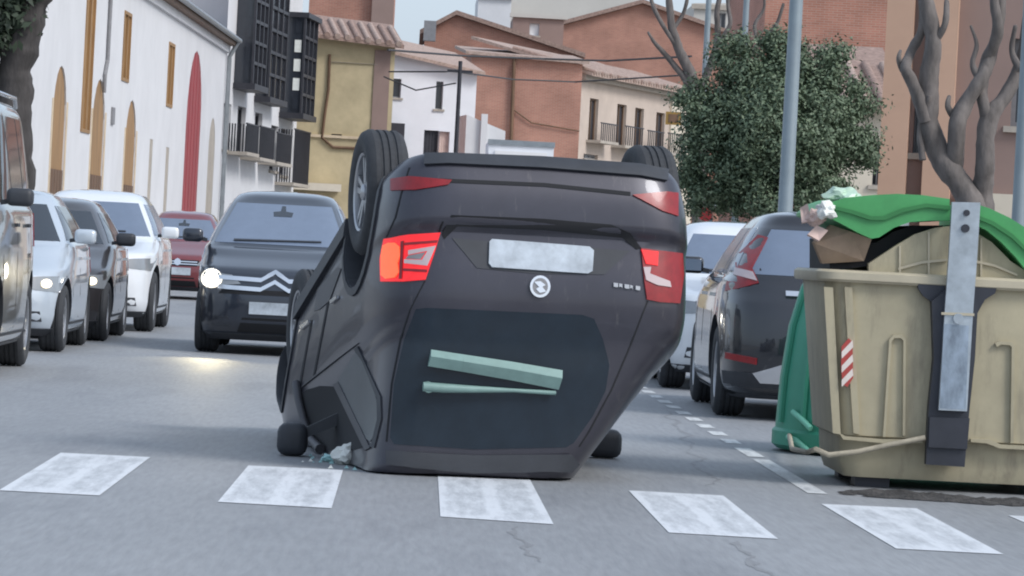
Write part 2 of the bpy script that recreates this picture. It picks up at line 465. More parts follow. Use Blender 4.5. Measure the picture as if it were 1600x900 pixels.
# ------------------------------------------------------------------ building kit
class Facade:
    """a vertical wall plane from A to B (left to right seen from the street)"""
    def __init__(s, A, B):
        s.A = Vector((A[0], A[1], 0)); s.B = Vector((B[0], B[1], 0))
        s.L = (s.B - s.A).length; s.t = (s.B - s.A) / s.L
        s.n = Vector((s.t.y, -s.t.x, 0))               # outwards, to the viewer
    def px(s, u, v):
        d = ray(u, v)
        k = (s.A - CAMPOS).dot(s.n) / d.dot(s.n)
        p = CAMPOS + d * k
        return (p - s.A).dot(s.t), p.z
    def su(s, u, v=380): return s.px(u, v)[0]
    def pt(s, a, z, o=0.0): return s.A + s.t * a + s.n * o + Vector((0, 0, z))
    def box(s, mb, s0, s1, z0, z1, o0, o1, mi=0):
        a = [s.pt(s0, z0, o1), s.pt(s1, z0, o1), s.pt(s1, z1, o1), s.pt(s0, z1, o1)]
        b = [s.pt(s0, z0, o0), s.pt(s1, z0, o0), s.pt(s1, z1, o0), s.pt(s0, z1, o0)]
        return mb.hexa(a, b, mi)
    def wall(s, mb, H, ops, reveal=.25, depth=8, H1=None):
        """front wall with real openings (s0,s1,z0,z1,arch) and the other sides of the block"""
        if H1 is None: H1 = H
        ss = sorted(set([0, s.L] + [x for o in ops for x in o[:2]])); zs = sorted(set([-.1] + [x for o in ops for x in o[2:4]]))
        zs = [z for z in zs if z < min(H, H1) - .05]
        top = lambda a: H + (H1 - H) * a / s.L
        for i in range(len(ss) - 1):
            for j in range(len(zs)):
                a0, a1, z0 = ss[i], ss[i + 1], zs[j]
                z1 = zs[j + 1] if j + 1 < len(zs) else None
                zm = (z0 + z1) / 2 if z1 else z0 + .01
                am = (a0 + a1) / 2
                if z1 and any(o[0] < am < o[1] and o[2] < zm < o[3] for o in ops): continue
                mb.add([s.pt(a0, z0), s.pt(a1, z0), s.pt(a1, z1 if z1 else top(a1)), s.pt(a0, z1 if z1 else top(a0))], [(0, 1, 2, 3)])
        for o in ops:
            a0, a1, z0, z1 = o[:4]
            r = -reveal
            if len(o) > 4 and o[4]:                     # arched head: spandrels and soffit
                rise = min((a1 - a0) / 2, o[4]); N = 10
                arc = [((a0 + a1) / 2 - (a1 - a0) / 2 * math.cos(math.pi * k / N), z1 - rise + rise * math.sin(math.pi * k / N)) for k in range(N + 1)]
                for k in range(N):
                    (p, q), (p2, q2) = arc[k], arc[k + 1]
                    mb.add([s.pt(p, q), s.pt(p2, q2), s.pt(p2, z1 + .001), s.pt(p, z1 + .001)], [(0, 1, 2, 3)])
                    mb.add([s.pt(p, q), s.pt(p2, q2), s.pt(p2, q2, r), s.pt(p, q, r)], [(0, 1, 2, 3)])
            else:
                mb.add([s.pt(a0, z1), s.pt(a1, z1), s.pt(a1, z1, r), s.pt(a0, z1, r)], [(0, 1, 2, 3)])
            mb.add([s.pt(a0, z0), s.pt(a0, z1), s.pt(a0, z1, r), s.pt(a0, z0, r)], [(0, 1, 2, 3)])
            mb.add([s.pt(a1, z0), s.pt(a1, z1), s.pt(a1, z1, r), s.pt(a1, z0, r)], [(0, 1, 2, 3)])
            mb.add([s.pt(a0, z0), s.pt(a1, z0), s.pt(a1, z0, r), s.pt(a0, z0, r)], [(0, 1, 2, 3)])
        d = -depth
        mb.add([s.pt(0, -.1, 0), s.pt(0, -.1, d), s.pt(0, H, d), s.pt(0, H, 0)], [(0, 1, 2, 3)])
        mb.add([s.pt(s.L, -.1, 0), s.pt(s.L, -.1, d), s.pt(s.L, H1, d), s.pt(s.L, H1, 0)], [(0, 1, 2, 3)])
        mb.add([s.pt(0, -.1, d), s.pt(s.L, -.1, d), s.pt(s.L, H1, d), s.pt(0, H, d)], [(0, 1, 2, 3)])
        mb.add([s.pt(0, H, 0), s.pt(s.L, H1, 0), s.pt(s.L, H1, d), s.pt(0, H, d)], [(0, 1, 2, 3)])
        return mb
    def roof(s, name, parent, H, rise, depth, over, m, tiles=0, H1=None, thick=.16, ends=.3):
        """a sloping roof over the block; with tiles > 0 the cover-tile rows are pieces of their own"""
        if H1 is None: H1 = H
        sl = rise / depth
        a0, a1 = -ends, s.L + ends
        lo = lambda a, z0: s.pt(a, z0 - over * sl, over)
        hi = lambda a, z0: s.pt(a, z0 + rise, -depth)
        up = Vector((0, 0, thick))
        mb = MB().hexa([lo(a0, H), lo(a1, H1), hi(a1, H1), hi(a0, H)], [lo(a0, H) + up, lo(a1, H1) + up, hi(a1, H1) + up, hi(a0, H) + up])
        r = mb.build(name, m, parent)
        if tiles:
            n = int((a1 - a0) / tiles)
            for i in range(n):
                a = a0 + (i + .5) * (a1 - a0) / n
                z0 = H + (H1 - H) * (a - a0) / (a1 - a0)
                p, q = lo(a, z0) + up * 1.05 + s.n * .05, hi(a, z0) + up * 1.05
                q = p.lerp(q, min(1, 4.0 / depth))
                mm = MB().tube([p, p.lerp(q, .5), q], tiles * .3, 8)
                mm.build('tile_row', 'roof_tile_pale' if i % 3 else 'roof_tile', r, smooth=50)
        return r
def window(f, parent, s0, s1, z0, z1, pane='window_dark', frame='frame_grey', reveal=.25, arch=0, name='window', bars=1, sill=True):
    w = MB()
    fw = min(.09, (s1 - s0) * .12)
    f.box(w, s0, s0 + fw, z0, z1, -reveal + .01, -reveal + .09)
    f.box(w, s1 - fw, s1, z0, z1, -reveal + .01, -reveal + .09)
    f.box(w, s0 + fw, s1 - fw, z1 - fw, z1, -reveal + .01, -reveal + .09)
    f.box(w, s0 + fw, s1 - fw, z0, z0 + fw, -reveal + .01, -reveal + .09)
    for k in range(bars):
        c = s0 + (s1 - s0) * (k + 1) / (bars + 1)
        f.box(w, c - fw / 2, c + fw / 2, z0 + fw, z1 - fw, -reveal + .012, -reveal + .088)
    o = w.build(name, frame, parent)
    p = MB(); f.box(p, s0, s1, z0, z1, -reveal - .02, -reveal + .03); p.build('pane', pane, o)
    if sill:
        q = MB(); f.box(q, s0 - .1, s1 + .1, z0 - .1, z0 - .002, -.1, .08); q.build('sill', 'stone_trim', o)
    return o
def door(f, parent, s0, s1, z1, m, reveal=.25, rails=3, z0=.05, name='door'):
    b = MB(); f.box(b, s0, s1, z0, z1, -reveal - .05, -reveal + .02)
    o = b.build(name, m, parent)
    n = 5
    me = MB()
    for k in range(n):
        c0 = s0 + (s1 - s0) * (k + .06) / n; c1 = s0 + (s1 - s0) * (k + .94) / n
        q = MB(); f.box(q, c0, c1, z0 + .05, z1, -reveal + .02, -reveal + .05); q.build('plank', m, o)
    return o
def pxs(f, u0, v0, u1, v1):
    a, b = f.px(u0, v0), f.px(u1, v1)
    return a[0], b[0], b[1], a[1]
# ------------------------------------------------------------------ white hall with tall arches, left
f = Facade((-8.85, 70), (-6.69, 136))
wb = wthing('white_building', 'long whitewashed hall with tall ochre arches and one tall red door', 'building', f.A)
mid = lambda u, v: f.px(u, v)
ops, doors, wins = [], [], []
def opn(u0, u1, vt, vb=None, arch=0):
    um = (u0 + u1) / 2
    zt = f.px(um, vt)[1]; zb = 0.12 if vb is None else f.px(um, vb)[1]
    o = (f.su(u0), f.su(u1), zb, zt, arch); ops.append(o); return o
A1 = opn(72, 93, 97, None, 2); A2 = opn(134, 154, 118, None, 2); A3 = opn(187, 204, 152, None, 2); AR = opn(281, 304, 70, None, 2.5); AG = opn(318, 328, 180, None, 1.2)
W1 = opn(116, 130, -30, 205); W2 = opn(176, 187, 8, 122); W3 = opn(248, 257, 58, 163)
N1 = opn(226, 231, 215); N2 = opn(252, 257, 228)
M = MB(); f.wall(M, 8.0, ops, reveal=.06, depth=10); M.build('wall', 'white_wall', wb)
for o in (A1, A2, A3):
    d = door(f, wb, o[0], o[1], o[3] * .52, 'brown_wood', .06)
    q = MB(); f.box(q, o[0], o[1], o[3] * .52, o[3], -.1, -.04); q.build('arch_panel', 'ochre_wood', wb)
    for a_, b_ in ((o[0] - .22, o[0] - .003), (o[1] + .003, o[1] + .22)):
        q = MB(); f.box(q, a_, b_, .12, o[3] - .8, -.05, .015); q.build('door_jamb', 'ochre_stone', wb)
door(f, wb, AR[0], AR[1], AR[3], 'red_wood', .06)
door(f, wb, AG[0], AG[1], AG[3], 'stone_trim', .06)
for o in (N1, N2): door(f, wb, o[0], o[1], o[3], 'stone_trim', .06)
for o in (W1, W2, W3):
    window(f, wb, *o[:4], pane='ochre_wood', frame='ochre_wood', reveal=.06, bars=1, sill=False)
M = MB(); f.box(M, -.3, f.L + .3, 8.0, 8.22, -.2, .32); M.build('eave_board', 'brown_wood', wb)
M = MB(); f.box(M, -.3, f.L + .3, 7.75, 7.995, -.1, .1); M.build('cornice', 'white_wall', wb)
f.roof('roof', wb, 8.28, 2.2, 8, .38, 'roof_tile')
M = MB(); M.tube([f.pt(-.3, 8.2, .42), f.pt(f.L + .3, 8.2, .42)], .09); M.build('gutter', 'zinc', wb)
M = MB(); M.tube([f.pt(f.L - .2, 8.15, .40), f.pt(f.L - .2, 7.6, .12), f.pt(f.L - .2, .1, .12)], .08); M.build('downpipe', 'zinc', wb, smooth=40)
a, z = f.px(150, 60)
M = MB(); M.tube([f.pt(f.su(150), 7.9, .06), f.pt(f.su(150), 5.6, .06), f.pt(f.su(147), 5.2, .06), f.pt(f.su(147), 4.75, .06)], .05); M.build('downpipe', 'frame_grey', wb, smooth=40)
a, z = f.px(175, 181)
M = MB(); f.box(M, a - .3, a + .3, z - .22, z + .22, .003, .05); M.build('number_plaque', 'frame_grey', wb)

# ------------------------------------------------------------------ house with dark glazed balconies
f = Facade((-6.62, 137.3), (-4.7, 156))
hb = wthing('balcony_house', 'white house with dark timber glazed balconies above the street', 'building', f.A)
ops = []
def opz(u0, u1, vt, vb): o = pxs(f, u0, vt, u1, vb); ops.append(o); return o
gw = [opz(349, 358, 160, 235), opz(372, 381, 165, 240), opz(399, 407, 175, 245), opz(424, 432, 195, 268), opz(440, 447, 200, 275)]
M = MB(); f.wall(M, 12.5, ops, depth=10); M.build('wall', 'white_wall', hb)
for o in gw: window(f, hb, *o, frame='dark_iron')
def mirador(u0, u1, vt, vb, out, cols, rows):
    a0, a1 = f.su(u0), f.su(u1); um = (u0 + u1) / 2
    zt, zb = f.px(um, vt)[1], f.px(um, vb)[1]
    M = MB(); f.box(M, a0, a1, zb, zt, .005, out - .06); b = M.build('balcony_box', 'window_dark', hb)
    M = MB(); f.box(M, a0 - .15, a1 + .15, zb - .22, zb - .003, 0.002, out + .12); M.build('balcony_floor', 'dark_iron', b)
    M = MB(); f.box(M, a0 - .15, a1 + .15, zt + .003, zt + .2, 0.002, out + .15); M.build('balcony_roof', 'dark_iron', b)
    for i in range(cols + 1):
        c = a0 + (a1 - a0) * i / cols
        M = MB(); f.box(M, c - .07, c + .07, zb, zt, out - .055, out + .03); M.build('post', 'dark_iron', b)
    for j in range(1, rows):
        zz = zb + (zt - zb) * j / rows
        M = MB(); f.box(M, a0 + .01, a1 - .01, zz - .06, zz + .06, out - .05, out + .02); M.build('rail', 'dark_iron', b)
    # end facing the viewer: posts, rails and pale panes
    for j in range(rows):
        z0 = zb + (zt - zb) * (j + .18) / rows; z1 = zb + (zt - zb) * (j + .82) / rows
        M = MB(); M.hexa([f.pt(a0 - .02, z0, out * .55), f.pt(a0 - .02, z0, out - .12), f.pt(a0 - .02, z1, out - .12), f.pt(a0 - .02, z1, out * .55)],
                         [f.pt(a0 + .03, z0, out * .55), f.pt(a0 + .03, z0, out - .12), f.pt(a0 + .03, z1, out - .12), f.pt(a0 + .03, z1, out * .55)])
        M.build('pane', 'bag_white' if (out > .8 and 0 < j < 4) else 'window_dark', b)
    return b
mirador(352, 372, -40, 128, .68, 3, 5)
mirador(386, 412, -30, 150, .5, 3, 5)
mirador(426, 446, 22, 175, .85, 3, 5)
# iron balcony railings on the floor below
for u0, u1, vt, vb in ((346, 366, 190, 236), (368, 392, 195, 245), (396, 420, 205, 252), (424, 450, 200, 285)):
    a0, a1 = f.su(u0), f.su(u1); zt, zb = f.px((u0 + u1) / 2, vt)[1], f.px((u0 + u1) / 2, vb)[1]
    M = MB(); f.box(M, a0, a1, zb - .12, zb, .003, .75); b = M.build('balcony_slab', 'stone_trim', hb)
    M = MB(); f.box(M, a0, a1, zt - .05, zt, .66, .72)
    for i in range(14):
        c = a0 + (a1 - a0) * (i + .5) / 14; f.box(M, c - .035, c + .035, zb, zt - .05, .67, .71)
    for i in range(6):
        c = .05 + .1 * i; f.box(M, a0 + .01, a0 + .05, zb, zt - .05, c, c + .05)
    M.build('railing', 'dark_iron', b)
f.roof('roof', hb, 12.6, 2, 8, .9, 'roof_tile')

# ------------------------------------------------------------------ yellow house whose side wall faces the street
f = Facade((P(452, 300, 157).x, 157), (P(606, 300, 157.4).x, 157.4))
yb = wthing('yellow_house', 'ochre yellow house with blank side wall under a tiled eave', 'building', f.A)
Hl = f.px(470, 52)[1]; Hr = f.px(600, 72)[1]
ops = [pxs(f, 518, 209, 534, 217)]
M = MB(); f.wall(M, Hl, ops, depth=7, H1=Hr); M.build('wall', 'yellow_wall', yb)
window(f, yb, *ops[0], bars=0, sill=False)
M = MB(); a0, a1, z0, z1 = pxs(f, 455, 212, 604, 216); f.box(M, a0, a1, z0, z1, .002, .1); M.build('string_course', 'ochre_stone', yb)
M = MB(); a0, a1, z0, z1 = pxs(f, 513, 96, 590, 101); f.box(M, a0, a1, z0, z1, .002, .08); M.build('string_course', 'stone_trim', yb)
M = MB(); M.tube([f.pt(*f.px(515, 85), .08), f.pt(*f.px(513, 140), .08), f.pt(*f.px(507, 180), .08), f.pt(*f.px(503, 215), .08), f.pt(*f.px(520, 230), .08), f.pt(*f.px(560, 232), .08), f.pt(*f.px(600, 222), .08)], .06); M.build('wall_cable', 'brown_wood', yb, smooth=60)
M = MB(); a0, a1, z0, z1 = pxs(f, 586, 78, 605, 190); f.box(M, a0, a1 , -.1, z1, .003, .06); M.build('corner_strip', 'mauve_wall', yb)
f.roof('roof', yb, Hl + .02, 1.0, 5, .6, 'roof_tile', tiles=.42, H1=Hr + .02)
M = MB(); a0, a1, z0, z1 = pxs(f, 410, 282, 530, 300); f.box(M, max(a0,-1), a1, z0, z1, .05, .9); M.build('shop_canopy', 'cream_wall', yb)

# brick house rising behind the yellow one
f = Facade((P(478, 100, 176).x, 176), (P(611, 100, 176).x, 176))
bb = wthing('brick_house', 'orange brick house rising behind the yellow house with a narrow corner pier', 'building', f.A)
M = MB(); f.wall(M, 17, [], depth=8); M.build('wall', 'brick', bb, uvs=True)
M = MB(); a0, a1, z0, z1 = pxs(f, 585, -60, 612, 240); f.box(M, a0, f.L, z0, 17.2, .004, .35); M.build('corner_pier', 'mauve_wall', bb)
f.roof('roof', bb, 17, 1.5, 6, .5, 'roof_tile')

# ------------------------------------------------------------------ white house with low tiled roofs
f = Facade((P(600, 200, 186).x, 186), (P(741, 200, 187).x, 187))
wh = wthing('white_house', 'white rendered house with two narrow dark windows and tiled roof', 'building', f.A)
o1 = pxs(f, 614, 104, 626, 153); o2 = pxs(f, 682, 127, 691, 171); o3 = pxs(f, 663, 203, 684, 260); o4 = pxs(f, 686, 205, 700, 262)
Hl = f.px(612, 82)[1]; Hr = f.px(738, 116)[1]
M = MB(); f.wall(M, Hl, [o1, o2, o3, o4], depth=6, H1=Hr); M.build('wall', 'white_wall_cool', wh)
for o in (o1, o2): window(f, wh, *o, bars=0)
door(f, wh, o3[0], o3[1], o3[3], 'dark_iron', z0=o3[2]); door(f, wh, o4[0], o4[1], o4[3], 'cardboard_pink', z0=o4[2])
f.roof('roof', wh, Hl + .05, 1.1, 6, .5, 'roof_tile_pale', H1=Hr + .05)
M = MB(); a0, a1, z0, z1 = pxs(f, 604, 192, 625, 260); f.box(M, a0, a1, z0, z1, .003, .6); M.build('dark_awning', 'dark_iron', wh)
# annex with arch and doorway
f = Facade((P(728, 200, 180).x, 180), (P(790, 200, 180.2).x, 180.2))
an = wthing('white_annex', 'low white annex with a dark doorway beside the brick side wall', 'building', f.A)
o1 = pxs(f, 733, 196, 750, 250)
M = MB(); f.wall(M, f.px(745, 180)[1], [o1], depth=3, H1=f.px(788, 205)[1]); M.build('wall', 'white_wall', an)
door(f, an, o1[0], o1[1], o1[3], 'dark_iron', z0=o1[2])
M = MB(); a0, a1, z0, z1 = pxs(f, 752, 178, 758, 250); f.box(M, a0, a1, z0, z1, .003, .2); M.build('pier', 'white_wall', an)

# ------------------------------------------------------------------ brick side wall and the cream house with balconies
f = Facade((P(733, 150, 196).x, 196), (P(908, 150, 196.3).x, 196.3))
b2 = wthing('brick_side_house', 'broad blank brick side wall house with tiled roof and brown downpipe', 'building', f.A)
H = f.px(760, 86)[1]; H1 = f.px(905, 100)[1]
M = MB(); f.wall(M, H, [], depth=6, H1=H1); M.build('wall', 'brick_pale', b2, uvs=True)
f.roof('roof', b2, H + .02, .7, 9, .35, 'roof_tile_pale', H1=H1 + .02)
M = MB(); M.tube([f.pt(*f.px(803, 92), .15), f.pt(*f.px(797, 260), .15)], .09); M.build('downpipe', 'brown_wood', b2, smooth=50)
M = MB(); M.tube([f.pt(*f.px(803, 172), .1), f.pt(*f.px(830, 192), .1), f.pt(*f.px(905, 205), .1)], .035); M.build('wall_cable', 'brown_wood', b2, smooth=50)
f = Facade((P(905, 180, 197).x, 197), (P(1083, 180, 216).x, 216))
ch = wthing('cream_house', 'pinkish cream house with a row of narrow windows and iron balconies', 'building', f.A)
H = f.px(926, 117)[1]
ops = []
wn4 = [(922, 932, 153, 224), (965, 976, 162, 230), (993, 1003, 168, 236), (1026, 1036, 175, 240)]
oo = [pxs(f, a, vt, b, vb) for a, b, vt, vb in wn4]
ops = oo + [pxs(f, 912, 240, 934, 250)]
M = MB(); f.wall(M, H, ops, depth=7); M.build('wall', 'pale_plaster', ch)
for o in oo: window(f, ch, *o, frame='brown_wood', sill=False)
window(f, ch, *ops[-1], bars=2)
for (a, b, vt, vb) in ((918, 943, 190, 222), (957, 984, 195, 230), (992, 1016, 202, 236), (1024, 1048, 206, 240)):
    a0, a1, z0, z1 = pxs(f, a, vt, b, vb)
    M = MB(); f.box(M, a0 - .1, a1 + .1, z0 - .14, z0, .003, .8); s = M.build('balcony_slab', 'stone_trim', ch)
    M = MB(); f.box(M, a0, a1, z1 - .06, z1, .7, .76)
    for i in range(9):
        c = a0 + (a1 - a0) * (i + .5) / 9; f.box(M, c - .03, c + .03, z0, z1 - .06, .71, .75)
    M.build('railing', 'dark_iron', s)
M = MB(); a0, a1, z0, z1 = pxs(f, 1050, 110, 1086, 250); f.box(M, a0, f.L + .2, -.1, H - .05, -.1, .12); M.build('end_bay', 'cream_wall', ch)
M = MB(); f.box(M, -.2, f.L + .2, H - .35, H, .002, .35); M.build('cornice', 'stone_trim', ch)
f.roof('roof', ch, H + .02, 1.5, 6, .7, 'roof_tile_pale', tiles=.45)
p = P(1052, 185, 190)
M = MB().box(-.38, .38, -.08, .08, -.32, .32); s = thing('hanging_sign', 'small square ochre sign hanging beside the cream house', 'sign', p)
M.build('board', 'sign_ochre', s); MB().box(-.25, .25, -.1, -.085, -.2, .2).build('emblem', 'brown_wood', s); MB().tube([(.38, 0, .28), (1.3, .5, .28)], .03).build('bracket', 'dark_iron', s)

# ------------------------------------------------------------------ roofs and gables behind
def gable(name, label, u0, u1, vl, ua, va, vr, Y, m, rm, depth=14, over=.4):
    x0, x1, xa = P(u0, vl, Y), P(u1, vr, Y), P(ua, va, Y)
    t = wthing(name, label, 'building', (x0.x, Y, 0))
    pr = [(x0.x, -.1), (x1.x, -.1), (x1.x, x1.z), (xa.x, xa.z), (x0.x, x0.z)]
    M = MB().hexa([(a, Y, b) for a, b in pr], [(a, Y + depth, b) for a, b in pr]); M.build('wall', m, t, uvs=True)
    for (p, q) in ((x0, xa), (xa, x1)):
        e = (q - p).normalized()
        a, b = p - e * (.35 if p is x0 else 0), q + e * (.35 if q is x1 else 0)
        M = MB().hexa([(a.x, Y - over, a.z + .02), (b.x, Y - over, b.z + .02), (b.x, Y - over, b.z + .28), (a.x, Y - over, a.z + .28)],
                      [(a.x, Y + depth, a.z + .02), (b.x, Y + depth, b.z + .02), (b.x, Y + depth, b.z + .28), (a.x, Y + depth, a.z + .28)])
        M.build('roof', rm, t)
    return t, x0, x1, xa
t, *_ = gable('brick_gable_house', 'small orange brick gable behind the white house roof', 664, 905, 50, 713, 24, 88, 222, 'brick', 'roof_tile')
p = P(672, 40, 221); MB().box(p.x - .35, p.x + .35, 220.4, 221.2, p.z - .9, p.z + .25).build('chimney', 'frame_grey', t)
t, *_ = gable('brick_gable_house', 'wide red brick gable house between pale blocks and bare tree', 868, 1150, 42, 1004, 6, 58, 250, 'brick_pale', 'roof_tile')
p = P(1030, 50, 249.5); 
f = Facade((P(800, 60, 236).x, 236), (P(880, 60, 236).x, 236))
t = wthing('mauve_house', 'narrow brownish pink house with one bright window under a pale parapet', 'building', f.A)
o1 = pxs(f, 828, 36, 842, 56)
M = MB(); f.wall(M, f.px(830, 28)[1], [o1], depth=6); M.build('wall', 'mauve_wall', t)
window(f, t, *o1, pane='sign_white', frame='white_wall', bars=0)
M = MB(); f.box(M, -.2, f.L + .2, f.px(830, 28)[1] + .003, f.px(830, 22)[1], -.3, .2); M.build('parapet', 'pale_block', t)
def block(name, label, u0, u1, v0, v1, Y, m, depth=14, wins=(), v1b=None):
    f = Facade((P(u0, v0, Y).x, Y), (P(u1, v1, Y).x, Y))
    t = wthing(name, label, 'building', f.A)
    H = f.px(u0, v0)[1]; H1 = f.px(u1, v1)[1]
    ops = [pxs(f, *w) for w in wins]
    M = MB(); f.wall(M, H, ops, depth=depth, H1=H1); M.build('wall', m, t, uvs=True)
    for o in ops: window(f, t, *o)
    M = MB(); f.box(M, -.2, f.L + .2, min(H, H1) - .4, min(H, H1) - .05, .003, .25); M.build('cornice', 'stone_trim', t)
    return t
block('apartment_block', 'large plain grey beige apartment block far behind the rooftops', 800, 1004, -40, -40, 300, 'pale_block', wins=[(905, -22, 918, -6), (940, -22, 953, -6)])
block('apartment_block', 'pale white block far behind the small brick gable', 748, 800, -12, -12, 290, 'white_wall')
block('apartment_block', 'pale grey block half hidden by the far bare tree', 1085, 1205, 5, 5, 280, 'pale_block', wins=[(1120, 20, 1133, 45), (1150, 20, 1163, 45)])

# ------------------------------------------------------------------ right side: brick block, cream cottage, orange building
block('brick_block', 'tall plain red brick block behind the round evergreen tree', 1203, 1402, -120, -120, 120, 'brick', wins=[])
f = Facade((P(1290, 200, 92).x, 92), (P(1400, 200, 92).x, 92))
t = wthing('cream_cottage', 'low cream cottage with dark red eave behind the round tree', 'building', f.A)
M = MB(); f.wall(M, f.px(1350, 165)[1], [pxs(f, 1366, 220, 1378, 290)], depth=6); M.build('wall', 'cream_wall', t)
window(f, t, *pxs(f, 1366, 220, 1378, 290))
f.roof('roof', t, f.px(1350, 165)[1], 1.6, 6, .5, 'roof_tile', tiles=.4)
f = Facade((P(1384, 200, 62).x, 62), (P(1384, 200, 62).x + 8, 60.5))
t = wthing('orange_building', 'mauve brown building with orange plaster pilasters behind the pollarded tree', 'building', f.A)
o1 = pxs(f, 1430, 150, 1446, 240)
o2 = pxs(f, 1585, 60, 1640, 200)
M = MB(); f.wall(M, 9, [o1, o2], depth=8, reveal=.3); M.build('wall', 'mauve_wall', t)
window(f, t, *o1, reveal=.3); window(f, t, *o2, reveal=.3)
for u0, u1, v0 in ((1384, 1427, -200), (1452, 1496, -200)):
    M = MB(); f.box(M, f.su(u0 - 6, 200), f.su(u1 - 6, 200), .12, 9.1, .003, .3); M.build('pilaster', 'orange_plaster', t)
a0, a1, z0, z1 = pxs(f, 1452, 95, 1475, 330)
M = MB(); f.box(M, f.su(1495, 320), 8, .1, f.px(1560, 303)[1], .004, .12); M.build('plinth', 'cream_wall', t)
M = MB(); f.box(M, -.2, 8.2, 9.0, 9.4, -.2, .5); M.build('cornice', 'orange_plaster', t)
# ------------------------------------------------------------------ vehicle kit
# car frame: x forwards, y left, z up, wheels on z = 0
def lofted(levels, N=80, sub=4):
    """body from plan rings (z, xr, xf, half width, rear squareness, front squareness)"""
    L = [list(map(float, l)) for l in levels]
    rings = []
    for i in range(len(L) - 1):
        p0, p1, p2, p3 = L[max(i - 1, 0)], L[i], L[i + 1], L[min(i + 2, len(L) - 1)]
        for k in range(sub):
            t = k / sub
            r = []
            for a, b, c, d in zip(p0, p1, p2, p3):
                m1, m2 = (c - a) * .5, (d - b) * .5
                lim = 1.2 * abs(c - b)
                m1 = max(-lim, min(lim, m1)); m2 = max(-lim, min(lim, m2))
                if (c - b) * m1 < 0: m1 = 0
                if (c - b) * m2 < 0: m2 = 0
                t2, t3 = t * t, t * t * t
                r.append((2 * t3 - 3 * t2 + 1) * b + (t3 - 2 * t2 + t) * m1 + (-2 * t3 + 3 * t2) * c + (t3 - t2) * m2)
            rings.append(r)
    rings.append(L[-1])
    vs = []
    for z, xr, xf, w, nr, nf in rings:
        xc = (xr + xf) * .5
        for j in range(N):
            a = 2 * math.pi * (j + .5) / N
            c, s_ = math.cos(a), math.sin(a)
            n = nf if c > 0 else nr
            ax = (xf - xc) if c > 0 else (xc - xr)
            q = abs(c) ** (2 / n)
            vs.append((xc + math.copysign(ax * q, c), math.copysign(w * abs(s_) ** (2 / n), s_), z))
    nr_ = len(rings)
    fs = [(i * N + j, i * N + (j + 1) % N, (i + 1) * N + (j + 1) % N, (i + 1) * N + j) for i in range(nr_ - 1) for j in range(N)]
    fs += [tuple(range(N - 1, -1, -1)), tuple(range((nr_ - 1) * N, nr_ * N))]
    return vs, fs
def cut_wheels(me, centres, rad, W):
    o = put('tmp_body', me)
    cut = MB()
    for x, z in centres:
        for sgn in (-1, 1):
            y0, y1 = sorted((sgn * (W / 2 - .32), sgn * (W / 2 + .3)))
            n = 32
            ring = lambda y: [(x + rad * math.cos(2 * math.pi * k / n), y, z + rad * math.sin(2 * math.pi * k / n)) for k in range(n)]
            cut.hexa(ring(y0), ring(y1))
    cme = cut.mesh('tmp_cut', 'black_plastic')
    co = put('tmp_cut', cme)
    md = o.modifiers.new('b', 'BOOLEAN'); md.operation = 'DIFFERENCE'; md.object = co; md.solver = 'EXACT'
    try: md.material_mode = 'TRANSFER'
    except Exception: pass
    dg = bpy.context.evaluated_depsgraph_get(); dg.update()
    out = bpy.data.meshes.new_from_object(o.evaluated_get(dg))
    bpy.data.objects.remove(o); bpy.data.objects.remove(co)
    return out
def bvh_of(me):
    bm = bmesh.new(); bm.from_mesh(me); b = BVHTree.FromBMesh(bm); bm.free(); return b
PROJ = {'front': lambda a, b: (Vector((8, a, b)), Vector((-1, 0, 0))), 'rear': lambda a, b: (Vector((-8, a, b)), Vector((1, 0, 0))),
        'left': lambda a, b: (Vector((a, 8, b)), Vector((0, -1, 0))), 'right': lambda a, b: (Vector((a, -8, b)), Vector((0, 1, 0)))}
def patch(bvh, poly, proj, off=.006, step=.07, skirt=.02, dome=0.0):
    """a thin shaped panel lying on the body: outline poly in the projection's own two coordinates"""
    bm = bmesh.new()
    bm.faces.new([bm.verts.new((p[0], p[1], 0)) for p in poly])
    for ax in (0, 1):
        lo, hi = min(p[ax] for p in poly), max(p[ax] for p in poly)
        n = max(1, int((hi - lo) / step))
        for k in range(1, n):
            co = [0, 0, 0]; no = [0, 0, 0]; co[ax] = lo + (hi - lo) * k / n; no[ax] = 1
            bmesh.ops.bisect_plane(bm, geom=bm.verts[:] + bm.edges[:] + bm.faces[:], plane_co=co, plane_no=no)
    dead, nor = [], {}
    for v in bm.verts:
        o, d = proj(v.co.x, v.co.y)
        loc, nn, i, dist = bvh.ray_cast(o, d)
        if loc is None: dead.append(v); continue
        if nn.dot(d) > 0: nn = -nn
        nor[v] = nn; v.co = loc + nn * off
    bmesh.ops.delete(bm, geom=dead, context='VERTS')
    if dome:
        pass
    be = [e for e in bm.edges if e.is_boundary]
    if be and skirt:
        vmap = {}
        for e in be:
            for v in e.verts:
                if v not in vmap: vmap[v] = bm.verts.new(v.co - nor[v] * skirt)
        for e in be:
            a, b = e.verts
            try: bm.faces.new((a, b, vmap[b], vmap[a]))
            except ValueError: pass
    bmesh.ops.recalc_face_normals(bm, faces=bm.faces)
    me = bpy.data.meshes.new('patch'); bm.to_mesh(me); bm.free()
    me.polygons.foreach_set('use_smooth', [True] * len(me.polygons)); me.set_sharp_from_angle(angle=R(45))
    return me
def panel(name, parent, bvh, poly, proj, m, off=.006, step=.07, skirt=.02, **k):
    me = patch(bvh, poly, PROJ[proj] if isinstance(proj, str) else proj, off, step, skirt)
    me.materials.append(MATS[m]); me.name = name
    return put(name, me, parent, **k)

